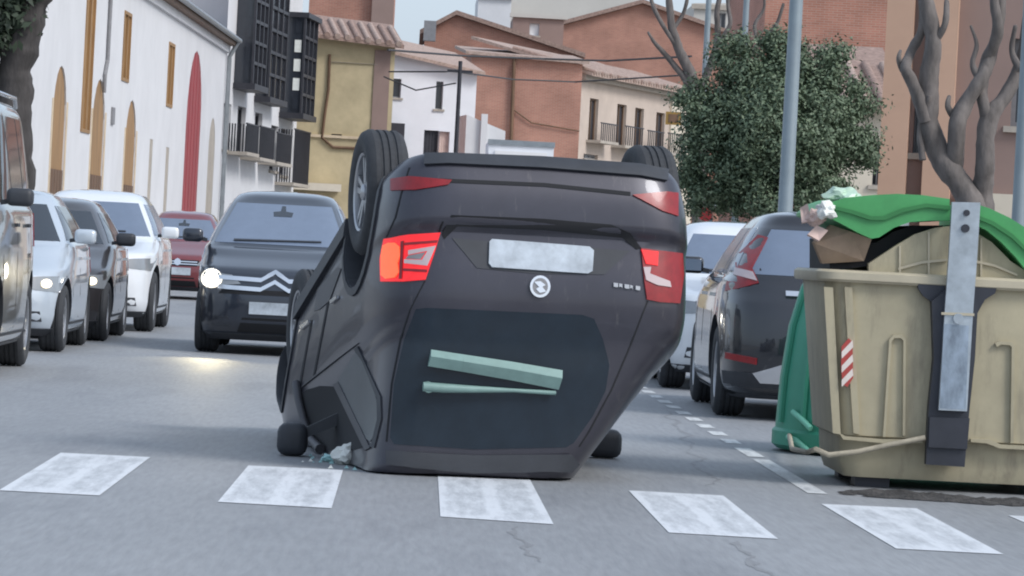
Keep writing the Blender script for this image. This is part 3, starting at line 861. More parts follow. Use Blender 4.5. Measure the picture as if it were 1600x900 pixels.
def tyre_mesh():
    pr = [(.60, -.10), (.66, -.125), (.86, -.135), (.95, -.12), (1.0, -.085), (1.0, -.058), (.975, -.052), (.975, -.04), (1.0, -.034), (1.0, -.008), (.975, -.006), (.975, .006), (1.0, .008), (1.0, .034), (.975, .04), (.975, .052), (1.0, .058), (1.0, .085), (.95, .12), (.86, .135), (.66, .125), (.60, .10)]
    return MB().lathe(pr, 40, 'y').mesh('tyre', 'tyre', smooth=35)
TYRE = tyre_mesh()
def rim_mesh(m):
    b = MB()
    b.lathe([(.64, .10), (.62, .118), (.585, .11), (.57, .05), (.57, -.10)], 40, 'y')
    b.lathe([(.13, .04), (.13, .1), (.10, .112), (.001, .115)], 20, 'y')
    for k in range(5):
        a = 2 * math.pi * k / 5
        for da in (-.17, .17):
            p0 = (.1 * math.cos(a + da * 2), .1 * math.sin(a + da * 2)); p1 = (.585 * math.cos(a + da), .585 * math.sin(a + da))
            tx, tz = -math.sin(a) * .045, math.cos(a) * .045
            b.hexa([(p0[0] - tx, .09, p0[1] - tz), (p0[0] + tx, .09, p0[1] + tz), (p1[0] + tx, .1, p1[1] + tz), (p1[0] - tx, .1, p1[1] - tz)],
                   [(p0[0] - tx, .05, p0[1] - tz), (p0[0] + tx, .05, p0[1] + tz), (p1[0] + tx, .05, p1[1] + tz), (p1[0] - tx, .05, p1[1] - tz)])
    b.lathe([(.57, .0), (.001, .0)], 24, 'y', mi=1)
    return b.mesh('rim', [m, 'dark_gap'], smooth=35)
RIM = rim_mesh('rim_silver')
RIMD = rim_mesh('paint_grey')
def wheel(parent, x, y, z, r, side, rim=RIM, wid=1.0):
    w = put('wheel', TYRE, parent) if False else bpy.data.objects.new('wheel', None)
    if w.name not in C.objects: C.objects.link(w)
    w.parent = parent; w.location = (x, y, z); w.rotation_euler = (0, random.uniform(0, 1.2), 0)
    t = put('tyre', TYRE, w); t.scale = (r, wid * .85, r)
    q = put('rim', rim, w); q.scale = (r, wid * .85 * side, r)
    return w
def rounded_box(x0, x1, y0, y1, z0, z1, r, m, name):
    bm = bmesh.new()
    bmesh.ops.create_cube(bm, size=1)
    for v in bm.verts: v.co = Vector(((x0 + x1) / 2 + v.co.x * (x1 - x0), (y0 + y1) / 2 + v.co.y * (y1 - y0), (z0 + z1) / 2 + v.co.z * (z1 - z0)))
    bmesh.ops.bevel(bm, geom=bm.edges[:], offset=r, segments=3, affect='EDGES', profile=.5)
    me = bpy.data.meshes.new(name); bm.to_mesh(me); bm.free()
    me.materials.append(MATS[m]); me.polygons.foreach_set('use_smooth', [True] * len(me.polygons)); me.set_sharp_from_angle(angle=R(50))
    return me
def lerp(a, b, t): return a + (b - a) * t

CARS = {
 'hatch':  dict(L=4.05, W=1.76, H=1.50, gc=.155, hoodf=.74, belt=.98, cowl=.98, rooff=.15, roofr=-1.45, tail=-1.86, rw=.57, wb=2.55, wr=.32, hx=.45),
 'suv':    dict(L=4.5, W=1.86, H=1.68, gc=.18, hoodf=.92, belt=1.10, cowl=1.02, rooff=.22, roofr=-1.62, tail=-2.05, rw=.62, wb=2.7, wr=.37, hx=.45),
 'mpv':    dict(L=4.4, W=1.76, H=1.68, gc=.155, hoodf=.86, belt=1.08, cowl=1.32, rooff=.30, roofr=-1.65, tail=-2.0, rw=.60, wb=2.72, wr=.33, hx=.52),
 'van':    dict(L=4.4, W=1.85, H=1.95, gc=.18, hoodf=.92, belt=1.14, cowl=1.2, rooff=.45, roofr=-2.08, tail=-2.15, rw=.72, wb=2.75, wr=.34, hx=.4),
}
def levels_of(s, k):
    L2, W2, H = s['L'] / 2, s['W'] / 2, s['H']
    gc, hf, bl = s['gc'], s['hoodf'], s['belt']
    top = s['rw']
    lv = [(gc, -L2 + .22, L2 - .24, W2 - .10, 6, 6), (gc + .05, -L2 + .10, L2 - .12, W2 - .04, 6, 5.5), (gc + .18, -L2 + .02, L2 - .01, W2 - .008, 6, 5),
          (lerp(gc, hf, .55), -L2, L2, W2, 6, 4.8), (hf - .06, -L2 + .03, L2 - .05, W2 - .005, 6, 4.8), (hf, -L2 + .05, L2 - .13, W2 - .01, 6, 5),
          (lerp(hf, bl, .5), lerp(-L2 + .05, s['tail'], .5), lerp(L2 - .13, s['cowl'], .5), W2 - .02, 5.5, 5), (bl - .03, s['tail'] - .02, s['cowl'] + .16, W2 - .035, 6, 6),
          (bl, s['tail'], s['cowl'] + .04, W2 - .05, 6, 7), (bl + .03, s['tail'] + .01, s['cowl'] - .02, W2 - .075, 6, 7)]
    zt = H - .12
    for t in (.3, .6, .9):
        lv.append((lerp(bl + .03, zt, t), lerp(s['tail'] + .01, s['roofr'], t ** 1.2), lerp(s['cowl'] - .02, s['rooff'], t), lerp(W2 - .075, top, t ** 1.15), 6, 7))
    lv += [(zt, s['roofr'] + .01, s['rooff'], top - .005, 6, 7), (H - .05, s['roofr'] + .06, s['rooff'] - .16, top - .07, 5, 5), (H - .015, s['roofr'] + .25, s['rooff'] - .4, top - .2, 4, 4), (H, s['roofr'] + .6, s['rooff'] - .7, top - .42, 3, 3)]
    return [(z * k, a, b, c, d, e) for z, a, b, c, d, e in lv]
BODY = {}
def body_of(kind, k, paint):
    key = (kind, k)
    if key not in BODY:
        s = CARS[kind]
        vs, fs = lofted(levels_of(s, k))
        me = MB().add(vs, fs).mesh('body', paint, smooth=38)
        bv = bvh_of(me)
        wr = s['wr'] * k ** .7
        out = cut_wheels(me, [(s['wb'] / 2 + .05, wr * 1.05), (-s['wb'] / 2 + .05, wr * 1.05)], wr + .06, s['W'])
        out.polygons.foreach_set('use_smooth', [True] * len(out.polygons)); out.set_sharp_from_angle(angle=R(38))
        BODY[key] = (out, bv)
    me, bv = BODY[key]
    me = me.copy(); me.materials[0] = MATS[paint]
    return me, bv
def mirror_part(parent, x, y, z, side, m):
    o = put('mirror', rounded_box(-.09, .09, -.11, .11, -.075, .075, .045, m, 'mirror'), parent)
    o.location = (x, y + side * .1, z)
    g = MB().box(-.096, -.0905, -.085, .085, -.05, .05).build('mirror_glass', 'car_glass_pale', o)
    b = MB().box(-.04, .03, -.12 if side > 0 else .0, 0 if side > 0 else .12, -.07, -.03); 
    b = MB().hexa([(-.04, -side * .16, -.07), (.03, -side * .16, -.07), (.03, -side * .05, -.05), (-.04, -side * .05, -.05)], [(-.04, -side * .16, -.03), (.03, -side * .16, -.03), (.03, -side * .05, -.01), (-.04, -side * .05, -.01)])
    b.build('mirror_arm', 'black_plastic', o)
    return o
def car(name, label, group, kind, paint, loc, rz, k=1.1, lamps='lamp_lens', roofm=None, glass='car_glass', front='grille', rim=RIM, rails=False, tall_tail=False, rear_detail=None):
    s = CARS[kind]; L2, W2, H, bl, hf, gc = s['L'] / 2, s['W'] / 2, s['H'] * k, s['belt'] * k, s['hoodf'] * k, s['gc'] * k
    t = thing(name, label, 'van' if kind == 'van' else 'car', loc, rz, group)
    me, bv = body_of(kind, k, paint)
    put('body', me, t)
    zt = H - .12 * k
    wt, wbt = s['rw'], W2 - .075
    ww = lambda z: lerp(wbt, wt, max(0, min(1, (z - bl) / (zt - bl))) ** 1.15)
    panel('windscreen', t, bv, [(-ww(bl) + .09, bl + .035), (ww(bl) - .09, bl + .035), (ww(zt) - .075, zt - .03), (-ww(zt) + .075, zt - .03)], 'front', glass, .004)
    panel('rear_window', t, bv, [(-ww(bl) + .13, bl + .05), (ww(bl) - .13, bl + .05), (ww(zt) - .1, zt - .05), (-ww(zt) + .1, zt - .05)], 'rear', glass, .004)
    panel('rear_view_mirror', t, bv, [(-.1, zt - .17), (.1, zt - .17), (.11, zt - .12), (.03, zt - .11), (.02, zt - .05), (-.02, zt - .05), (-.03, zt - .11), (-.11, zt - .12)], 'front', 'car_glass', .007, skirt=.003)
    xf = lambda z: lerp(s['cowl'], s['rooff'], (z - bl) / (zt - bl)); xr = lambda z: lerp(s['tail'], s['roofr'], ((z - bl) / (zt - bl)) ** 1.2)
    z0, z1 = bl + .05, zt - .04
    xb, xc = s['hx'] * .1, s['hx'] * .1 - .98
    for sd in ('left', 'right'):
        panel('side_window', t, bv, [(xb + .03, z0), (xf(z0) - .2, z0), (xf(z1) - .14, z1), (xb + .03, z1)], sd, glass, .004)
        panel('side_window', t, bv, [(xc + .03, z0), (xb - .03, z0), (xb - .03, z1), (xc + .03, z1)], sd, glass, .004)
        panel('quarter_window', t, bv, [(xr(z0) + .3, z0 + .02), (xc - .03, z0), (xc - .03, z1), (xr(z1) + .22, z1)], sd, glass, .004)
        for xx, x2 in ((xb, xf(z0) - .05), (xc, xb)):
            for q in (xx, x2):
                panel('door_seam', t, bv, [(q - .006, gc + .16), (q + .006, gc + .16), (q + .006, bl - .01), (q - .006, bl - .01)], sd, 'dark_gap', .002, .2, .004)
            panel('door_handle', t, bv, [(xx + .06, bl - .15), (xx + .24, bl - .15), (xx + .24, bl - .12), (xx + .06, bl - .12)], sd, 'chrome' if paint != 'paint_grey' else 'black_plastic', .03, .1, .04)
        panel('sill', t, bv, [(-s['wb'] / 2 + .45, gc + .02), (s['wb'] / 2 - .35, gc + .02), (s['wb'] / 2 - .35, gc + .13), (-s['wb'] / 2 + .45, gc + .13)], sd, 'black_plastic', .008)
    hz0, hz1 = hf - .2 * k, hf - .03 * k
    for sg in (-1, 1):
        A = [(sg * (W2 - .52), hz0 + .05), (sg * (W2 - .08), hz0 + .01), (sg * (W2 - .03), hz1 - .01), (sg * (W2 - .42), hz1 - .04)]
        h = panel('headlight', t, bv, A, 'front', 'lamp_lens', .01)
        if lamps != 'lamp_lens':
            c = (sg * (W2 - .2), (hz0 + hz1) / 2)
            if lamps == 'lamp_lit':
                panel('lamp_glow', h, bv, [(c[0] + .12 * math.cos(a * math.pi / 8), c[1] + .10 * math.sin(a * math.pi / 8)) for a in range(16)], 'front', 'lamp_halo', .014)  # emissive disc draws the glow round the lit bulb
            rr = .07 if lamps == 'lamp_lit' else .045
            panel('bulb', h, bv, [(c[0] + rr * math.cos(a * math.pi / 6), c[1] + rr * math.sin(a * math.pi / 6)) for a in range(12)], 'front', lamps, .02)
        panel('fog_lamp', t, bv, [(sg * (W2 - .42), gc + .14), (sg * (W2 - .22), gc + .14), (sg * (W2 - .24), gc + .24), (sg * (W2 - .4), gc + .24)], 'front', 'black_plastic', .008)
        tz0, tz1 = bl - .26 * k, bl - .02
        if tall_tail:
            panel('tail_light', t, bv, [(sg * (W2 - .30), bl - .02), (sg * (W2 - .06), bl - .1), (sg * (W2 - .09), bl + .12), (sg * (ww(zt) + .0), zt - .1), (sg * (ww(zt) - .07), zt - .12), (sg * (W2 - .25), bl + .1)], 'rear', 'tail_red', .01)
            panel('tail_reflector', t, bv, [(sg * (W2 - .29), bl - .01), (sg * (W2 - .12), bl + .03), (sg * (W2 - .14), bl + .09), (sg * (W2 - .26), bl + .06)], 'rear', 'lamp_clear', .02)
        else:
            panel('tail_light', t, bv, [(sg * (W2 - .34), tz0), (sg * (W2 - .04), tz0), (sg * (W2 - .06), tz1), (sg * (W2 - .3), tz1)], 'rear', 'tail_red', .01)
        mirror_part(t, s['cowl'] - .28, sg * (W2 - .02), bl + .1, sg, 'black_plastic' if paint in ('paint_dark', 'paint_grey') else paint)
    panel('number_plate', t, bv, [(-.26, gc + .26 * k), (.26, gc + .26 * k), (.26, gc + .38 * k), (-.26, gc + .38 * k)], 'front', 'plate', .02)
    panel('number_plate', t, bv, [(-.26, bl - .3 * k), (.26, bl - .3 * k), (.26, bl - .18 * k), (-.26, bl - .18 * k)], 'rear', 'plate', .02)
    if front == 'grille':
        g = panel('grille', t, bv, [(-W2 + .5, hz0 + .03), (W2 - .5, hz0 + .03), (W2 - .46, hz1 - .05), (-W2 + .46, hz1 - .05)], 'front', 'dark_gap', .005)
        for q in (.3, .7):
            z = lerp(hz0 + .03, hz1 - .05, q); panel('bar', g, bv, [(-W2 + .5, z - .01), (W2 - .5, z - .01), (W2 - .5, z + .01), (-W2 + .5, z + .01)], 'front', 'chrome', .014)
        panel('badge', t, bv, [(.065 * math.cos(a * math.pi / 8), (hz0 + hz1) / 2 + .065 * math.sin(a * math.pi / 8)) for a in range(16)], 'front', 'chrome', .022)
    elif front == 'chevron':
        for dz in (0, -.1):
            zc = hz1 - .07 + dz; a = .022
            pts = [(-.60, zc), (-.15, zc - .012), (0, zc + .075), (.15, zc - .012), (.60, zc)]
            poly = [(x, z + a) for x, z in pts] + [(x, z - a) for x, z in reversed(pts)]
            panel('chevron_strip', t, bv, poly, 'front', 'chrome', .016, .05)
        panel('grille', t, bv, [(-.6, gc + .45 * k), (.6, gc + .45 * k), (.55, gc + .5 * k), (-.55, gc + .5 * k)], 'front', 'dark_gap', .005)
    panel('lower_grille', t, bv, [(-W2 + .5, gc + .08), (W2 - .5, gc + .08), (W2 - .55, gc + .22 * k), (-W2 + .55, gc + .22 * k)], 'front', 'dark_gap', .005)
    panel('bumper_lip', t, bv, [(-W2 + .12, gc + .0), (W2 - .12, gc + .0), (W2 - .1, gc + .07), (-W2 + .1, gc + .07)], 'front', 'black_plastic', .012)
    panel('rear_bumper', t, bv, [(-W2 + .1, gc + .0), (W2 - .1, gc + .0), (W2 - .06, gc + .2), (-W2 + .06, gc + .2)], 'rear', 'black_plastic', .012)
    panel('wiper', t, bv, [(-.5, bl + .05), (.45, bl + .075), (.45, bl + .085), (-.5, bl + .066)], 'front', 'black_plastic', .02)
    if roofm:
        pass
    if rails:
        for sg in (-1, 1):
            MB().tube([(s['rooff'] - .25, sg * (wt - .08), H - .06), (s['rooff'] - .35, sg * (wt - .08), H + .02), (s['roofr'] + .3, sg * (wt - .08), H + .02), (s['roofr'] + .2, sg * (wt - .08), H - .06)], .02).build('roof_rail', 'chrome', t, smooth=50)
    if rear_detail:
        panel('trim_bar', t, bv, [(-.42, bl - .12), (.42, bl - .12), (.42, bl - .08), (-.42, bl - .08)], 'rear', 'chrome', .02)
        panel('skid_plate', t, bv, [(-W2 + .28, gc + .2), (-W2 + .5, gc + .28), (W2 - .5, gc + .28), (W2 - .28, gc + .2), (W2 - .34, gc + .13), (-W2 + .34, gc + .13)], 'rear', 'chrome', .022)
        for sg in (-1, 1):
            panel('reflector', t, bv, [(sg * (W2 - .3), gc + .27), (sg * (W2 - .08), gc + .3), (sg * (W2 - .08), gc + .35), (sg * (W2 - .3), gc + .32)], 'rear', 'tail_red', .02)
    for x in (s['wb'] / 2 + .05, -s['wb'] / 2 + .05):
        for sg in (-1, 1): wheel(t, x, sg * (W2 - .15), s['wr'] * k ** .7, s['wr'] * k ** .7, sg, rim, 1.1)
    return t
FACE = R(-90)         # facing down the street to the viewer
AWAY = R(90)
def parked(front_y, xs, kind, side):      # centre from front bumper distance and the x of the street-side flank
    s = CARS[kind]; return (xs + side * s['W'] / 2, front_y + s['L'] / 2, 0)
GL, GR = 'cars parked along the left kerb', 'cars parked along the right kerb'
car('parked_van', 'grey van parked at the left kerb, its flank and wheels in view', GL, 'van', 'paint_grey', parked(30.9, -3.32, 'van', -1), FACE, 1.22, rails=True)
car('parked_car', 'silver blue hatchback parked between the grey van and a dark hatchback', GL, 'hatch', 'paint_silver', parked(38.3, -3.38, 'hatch', -1), FACE, 1.1, lamps='lamp_dim')
car('parked_car', 'dark brown hatchback parked between the silver blue hatchback and white SUV', GL, 'hatch', 'paint_dark', parked(42.9, -3.30, 'hatch', -1), FACE, 1.08, lamps='lamp_dim')
car('parked_car', 'white SUV with black lower grille parked behind the dark hatchback', GL, 'suv', 'paint_white', parked(48.0, -3.12, 'suv', -1), FACE, 1.06, glass='car_glass_pale')
car('parked_car', 'dark red car parked beyond the white SUV', GL, 'hatch', 'paint_red', parked(74, -3.5, 'hatch', -1), FACE, 1.15, glass='car_glass_pale')
ci = car('oncoming_car', 'navy people carrier driving towards the overturned car with headlights lit', None, 'mpv', 'paint_navy', (-1.38, 41 + 2.2, 0), FACE, 1.07, lamps='lamp_lit', glass='car_glass_pale', front='chevron')
vo = car('parked_car', 'black SUV seen from behind with tall red tail lights beside the bins', GR, 'suv', 'paint_black', (2.57 + .93, 30.6 + 2.25, 0), AWAY - R(.6), 1.02, tall_tail=True, rear_detail=True, glass='car_glass_pale')
car('parked_car', 'white SUV parked facing out beyond the black SUV', GR, 'suv', 'paint_white', parked(36.9, 2.52, 'suv', 1), FACE, 1.0, glass='car_glass_pale')
# the beam of the oncoming car's lit headlights
for sg in (-1, 1):
    sp = bpy.data.lights.new('headlight_beam', 'SPOT'); sp.energy = 60; sp.color = (1, .86, .55); sp.spot_size = R(38); sp.spot_blend = .8; sp.shadow_soft_size = .08
    so = bpy.data.objects.new('headlight_beam', sp); C.objects.link(so); so.parent = ci
    so.location = (2.3, sg * .68, .80); so.rotation_euler = (0, R(-77), 0)
# ------------------------------------------------------------------ the overturned car
PSI, PIT = R(10.7), R(17.4)
hd = Vector((-math.sin(PSI), math.cos(PSI), 0)); UPW = Vector((0, 0, 1))
XA = hd * math.cos(PIT) - UPW * math.sin(PIT)
ZA = -(UPW * math.cos(PIT) + hd * math.sin(PIT))
YA = ZA.cross(XA)
HH = 2.03
ROOF_REAR = Vector((-1.78, -.34, HH))                      # car-frame point that rests on the road
base = G(742, 748)
RM = Matrix((XA, YA, ZA)).transposed().to_4x4()
RM.translation = base - RM.to_3x3() @ ROOF_REAR
RMI = RM.inverted()
hero = thing('overturned_car', 'dark overturned car lying on its roof across the crosswalk, wheels in the air', 'car')
hero.matrix_world = RM
hero.rotation_mode = 'XYZ'
lv = [(.25, -2.05, 2.0, .76, 9, 5), (.28, -2.13, 2.08, .81, 9, 5), (.36, -2.19, 2.15, .875, 8, 6), (.52, -2.21, 2.18, .90, 8, 6), (.68, -2.19, 2.16, .91, 8, 6),
      (.73, -2.13, 2.14, .912, 8, 5.5), (.95, -2.11, 2.02, .91, 8, 5), (1.08, -2.085, 1.6, .90, 8, 6), (1.18, -2.05, 1.3, .88, 8, 6), (1.24, -2.02, 1.1, .855, 8, 7), (1.28, -2.0, 1.02, .83, 8, 7),
      (1.50, -1.93, .75, .745, 8, 7), (1.72, -1.85, .5, .67, 8, 7), (1.90, -1.79, .3, .61, 8, 7), (1.97, -1.77, .2, .585, 8, 6), (2.01, -1.74, .05, .55, 7, 5), (2.03, -1.6, -.2, .46, 6, 4)]
vsH, fsH = lofted(lv, N=112, sub=5)
SHEAR = .34
def crush(p):
    x, y, z = p
    if z > 1.2: y -= SHEAR * min(1, (z - 1.2) / .8)         # the cabin leans sideways on its bent pillars
    w = RM @ Vector((x, y, z))
    if w.z < .012:                                          # what would be under the road is pushed in
        w.z = .012 + .05 * abs(mnoise.noise(Vector((x * 3, y * 3, 1)))) * min(1, (.012 - w.z) * 6)
    q = RMI @ w
    dd = mnoise.noise_vector(Vector((x * 1.7 + 3, y * 1.7, z * 1.7))) * (.028 if x > -1 else .006)
    return q + dd
vsH = [crush(p) for p in vsH]
meH = MB().add(vsH, fsH).mesh('body', 'hero_paint', smooth=35)
bvH = bvh_of(meH)
WR = .36
meH = cut_wheels(meH, [(1.32, .40), (-1.33, .40)], .42, 1.82)
meH.polygons.foreach_set('use_smooth', [True] * len(meH.polygons)); meH.set_sharp_from_angle(angle=R(35))
put('body', meH, hero)
CAML = RMI @ CAMPOS
def seen(u, v):                                            # a picture point traced on to this car's skin
    return CAML, (RMI.to_3x3() @ ray(u, v)).normalized()
def hp(name, poly, m, off=.006, parent=None, step=14, skirt=.015):
    me = patch(bvH, poly, seen, off, step, skirt); me.materials.append(MATS[m]); me.name = name
    return put(name, me, parent or hero)
hp('lower_valance', [(650, 243), (700, 243), (850, 249), (1000, 260), (1042, 268), (1040, 284), (1000, 276), (850, 264), (700, 257), (655, 259)], 'black_plastic', .02)
hp('bumper_crease', [(640, 277), (850, 286), (985, 300), (985, 306), (850, 292), (640, 283)], 'dark_gap', .003)
hp('reflector', [(612, 280), (640, 276), (706, 282), (700, 289), (650, 297), (612, 298)], 'tail_red', .01)
hp('reflector', [(988, 305), (1040, 300), (1058, 302), (1058, 338), (1035, 330), (1005, 314)], 'tail_red', .01)
hp('bumper_gap', [(705, 336), (850, 342), (955, 351), (985, 364), (1002, 388), (994, 390), (972, 371), (850, 359), (715, 353), (694, 374), (690, 366)], 'dark_gap', .004)
rec = hp('plate_recess', [(706, 372), (760, 377), (930, 388), (984, 392), (944, 429), (842, 428), (745, 419)], 'black_plastic', .004)
pl = hp('number_plate', [(768, 374), (920, 386), (927, 392), (925, 424), (918, 428), (768, 418), (763, 412), (764, 378)], 'plate', .016)
bd = hp('badge', [(843 + 16 * math.cos(a * math.pi / 10), 448 + 17 * math.sin(a * math.pi / 10)) for a in range(20)], 'chrome', .018)
hp('badge_ring', [(843 + 12 * math.cos(a * math.pi / 10), 448 + 13 * math.sin(a * math.pi / 10)) for a in range(20)], 'frame_grey', .02, bd, skirt=.001)
hp('badge_relief', [(833, 441), (843, 440), (851, 446), (846, 449), (852, 456), (842, 458), (836, 452), (841, 449)], 'chrome', .023, bd, skirt=.003)
for k in range(5):
    u = 958 + k * 8.6
    w_ = (7, 5, 7.4, 4, 7)[k]
    hp('letter', [(u, 442 + k * 1.2), (u + w_, 443 + k * 1.2), (u + w_, 449 + k * 1.2), (u + w_ * .5, (449, 447, 449, 446, 449)[k] + k * 1.2), (u, 448 + k * 1.2)], 'rim_silver', .012, step=30)
# tail lights: the one on the street's left side is lit
tl = hp('tail_light', [(602, 373), (640, 367), (688, 364), (680, 392), (665, 437), (630, 440), (597, 440), (596, 405)], 'tail_lit', .012, label='lit red tail light') if False else hp('tail_light', [(602, 373), (640, 367), (688, 364), (680, 392), (665, 437), (630, 440), (597, 440), (596, 405)], 'tail_lit', .012)
tl['label'] = 'brightly lit red tail light'
hp('bulb', [(602, 384), (610, 380), (620, 380), (627, 386), (628, 400), (624, 412), (626, 426), (620, 434), (606, 436), (599, 430), (599, 400)], 'tail_hot', .018, tl)
hp('lamp_band', [(640, 392), (681, 385), (668, 416), (634, 412), (634, 406), (660, 407), (668, 393), (640, 399)], 'lamp_clear', .018, tl)
for lnn in ([(629, 378), (633, 377), (630, 436), (626, 436)], [(634, 380), (684, 376), (683, 380), (634, 384)], [(632, 420), (668, 422), (667, 426), (632, 424)]):
    hp('lamp_rib', lnn, 'tail_red', .0165, tl)
hp('lamp_core', [(640, 400), (665, 395), (658, 406), (636, 405)], 'frame_grey', .017, tl)
tr = hp('tail_light', [(1001, 388), (1030, 392), (1064, 396), (1066, 430), (1060, 474), (1030, 472), (1010, 468), (1006, 440)], 'tail_red', .012)
tr['label'] = 'unlit dark red tail light'
hp('bulb', [(1001, 391), (1027, 394), (1026, 416), (1008, 413)], 'tail_lit', .018, tr)
hp('lamp_band', [(1004, 418), (1016, 418), (1014, 428), (1044, 440), (1046, 449), (1026, 446), (1008, 438)], 'lamp_clear', .018, tr)
# crease lines of the tailgate
for ln in ([(664, 439), (652, 462), (641, 484), (626, 530), (612, 600), (604, 690)], [(1012, 470), (1004, 490), (985, 540), (955, 610), (920, 675), (905, 698)], [(692, 346), (686, 364)], [(640, 262), (628, 300), (618, 340), (604, 371)]):
    for (u0, v0), (u1, v1) in zip(ln, ln[1:]):
        hp('panel_gap', [(u0 - 1.3, v0), (u0 + 1.3, v0), (u1 + 1.3, v1), (u1 - 1.3, v1)], 'dark_gap', .002, skirt=.004)
# rear window, spoiler, wiper and an added strip for the band reflected in the glass
rw = hp('rear_window', [(650, 483), (668, 481), (780, 486), (910, 492), (928, 498), (942, 530), (952, 570), (946, 610), (926, 650), (896, 692), (884, 699), (740, 702), (616, 694), (610, 684), (616, 600), (632, 530)], 'car_glass_dull', .004)
hp('window_sticker', [(724, 517), (826, 517), (824, 545), (724, 541)], 'dusty_pane', .007, rw) if False else None
hp('spoiler', [(606, 704), (740, 711), (890, 709), (900, 722), (888, 735), (740, 737), (606, 726)], 'black_plastic', .03)
def onskin(u, v, off):
    o, d = seen(u, v); loc, nn, i, ds = bvH.ray_cast(o, d)
    if loc is None: loc, nn, i, ds = bvH.find_nearest(o + d * 23.5)
    if nn.dot(d) > 0: nn = -nn
    return loc + nn * off
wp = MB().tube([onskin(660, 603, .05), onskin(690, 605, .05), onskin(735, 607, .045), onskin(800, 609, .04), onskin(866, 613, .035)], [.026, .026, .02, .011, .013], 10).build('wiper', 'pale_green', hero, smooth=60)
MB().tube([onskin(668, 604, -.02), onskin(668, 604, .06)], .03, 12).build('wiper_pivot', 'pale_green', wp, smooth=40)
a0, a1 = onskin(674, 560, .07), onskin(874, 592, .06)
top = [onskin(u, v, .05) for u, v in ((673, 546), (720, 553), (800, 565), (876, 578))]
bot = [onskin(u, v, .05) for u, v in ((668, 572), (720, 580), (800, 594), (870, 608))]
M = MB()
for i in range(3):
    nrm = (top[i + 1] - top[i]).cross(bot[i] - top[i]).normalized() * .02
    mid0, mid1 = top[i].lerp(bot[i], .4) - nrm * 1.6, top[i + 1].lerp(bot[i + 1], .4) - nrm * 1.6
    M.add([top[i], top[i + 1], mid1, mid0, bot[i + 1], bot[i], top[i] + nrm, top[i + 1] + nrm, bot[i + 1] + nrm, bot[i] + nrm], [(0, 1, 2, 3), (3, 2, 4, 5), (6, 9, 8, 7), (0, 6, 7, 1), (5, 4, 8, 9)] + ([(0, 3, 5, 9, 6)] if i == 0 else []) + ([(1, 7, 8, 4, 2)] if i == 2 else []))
st = M.build('reflection_strip', 'pale_green', hero)
st['label'] = 'pale green strip standing for a reflection across the rear window'
# flank on the left of the picture: windows, seams, sill, arch
hp('quarter_window', [(556, 550), (562, 556), (572, 574), (584, 602), (590, 628), (590, 656), (585, 682), (579, 690), (566, 680), (548, 646), (530, 606), (530, 594), (536, 582)], 'dusty_pane', .005)
hp('quarter_window_frame', [(554, 545), (560, 541), (596, 620), (597, 655), (586, 700), (578, 698), (582, 692), (591, 655), (590, 622), (568, 565)], 'black_plastic', .008)
hp('side_window', [(468, 618), (480, 609), (500, 603), (523, 604), (540, 640), (556, 672), (572, 698), (540, 706), (510, 704), (492, 692), (478, 660)], 'dark_gap', .004)
hp('pillar', [(522, 600), (530, 596), (580, 700), (572, 704)], 'hero_dust', .01)
hp('door_seam', [(512, 470), (515, 470), (492, 590), (489, 590)], 'dark_gap', .003)
hp('door_seam', [(486, 500), (489, 500), (470, 604), (467, 604)], 'dark_gap', .003)
hp('door_panel', [(497, 452), (528, 418), (534, 420), (516, 470), (500, 484), (492, 486)], 'hero_dust', .006)
hp('door_handle', [(472, 510), (486, 500), (487, 505), (474, 516)], 'chrome', .02)
hp('door_handle', [(520, 470), (530, 462), (531, 466), (521, 475)], 'chrome', .02)
hp('belt_trim', [(556, 540), (562, 536), (480, 596), (472, 606)], 'hero_dust', .01)
pil = [onskin(468, 600, .02), onskin(474, 625, .03), onskin(482, 655, .03), onskin(492, 685, .03), onskin(503, 706, .02)]
MB().tube(pil, [.03, .026, .024, .024, .03], 8).build('bent_pillar', 'hero_dust', hero, smooth=60)
# sills under the doors (now on top)
for sg in (-1, 1):
    MB().hexa([(-.88, sg * .80, .26), (.88, sg * .80, .26), (.88, sg * .80, .40), (-.88, sg * .80, .40)], [(-.88, sg * .895, .29), (.88, sg * .895, .29), (.88, sg * .91, .40), (-.88, sg * .91, .40)]).build('sill', 'black_plastic', hero)
for x in (1.32, -1.33):
    for sg in (-1, 1):
        w = wheel(hero, x, sg * (.785 if x < 0 else .735), .27 if x < 0 else .31, WR, sg, RIM, 1.05 if x < 0 else .8)
        # arch lip
        ar = [math.pi * (k / 14 * 1.1 - .05) for k in range(15)]
        ring = [(x + .47 * math.cos(a), .40 + .47 * math.sin(a)) for a in ar] + [(x + .425 * math.cos(a), .40 + .425 * math.sin(a)) for a in reversed(ar)]
        panel('arch_lip', hero, bvH, ring, 'left' if sg > 0 else 'right', 'black_plastic', .012)
# underbody: floor, axles, exhaust, tank
MB().box(-1.9, 1.9, -.55, .55, .30, .36).build('floor_pan', 'black_plastic', hero)
MB().tube([(-1.33, -.7, .27), (-1.33, .7, .27)], .05).build('axle', 'steel_dark', hero)
MB().tube([(1.32, -.7, .27), (1.32, .7, .27)], .05).build('axle', 'steel_dark', hero)
MB().tube([(1.0, .1, .24), (-.6, .1, .24), (-1.2, .4, .24), (-1.9, .42, .27)], .035).build('exhaust_pipe', 'zinc', hero, smooth=50)
MB().box(-2.0, -1.6, -.3, .3, .25, .32).build('silencer', 'zinc', hero)
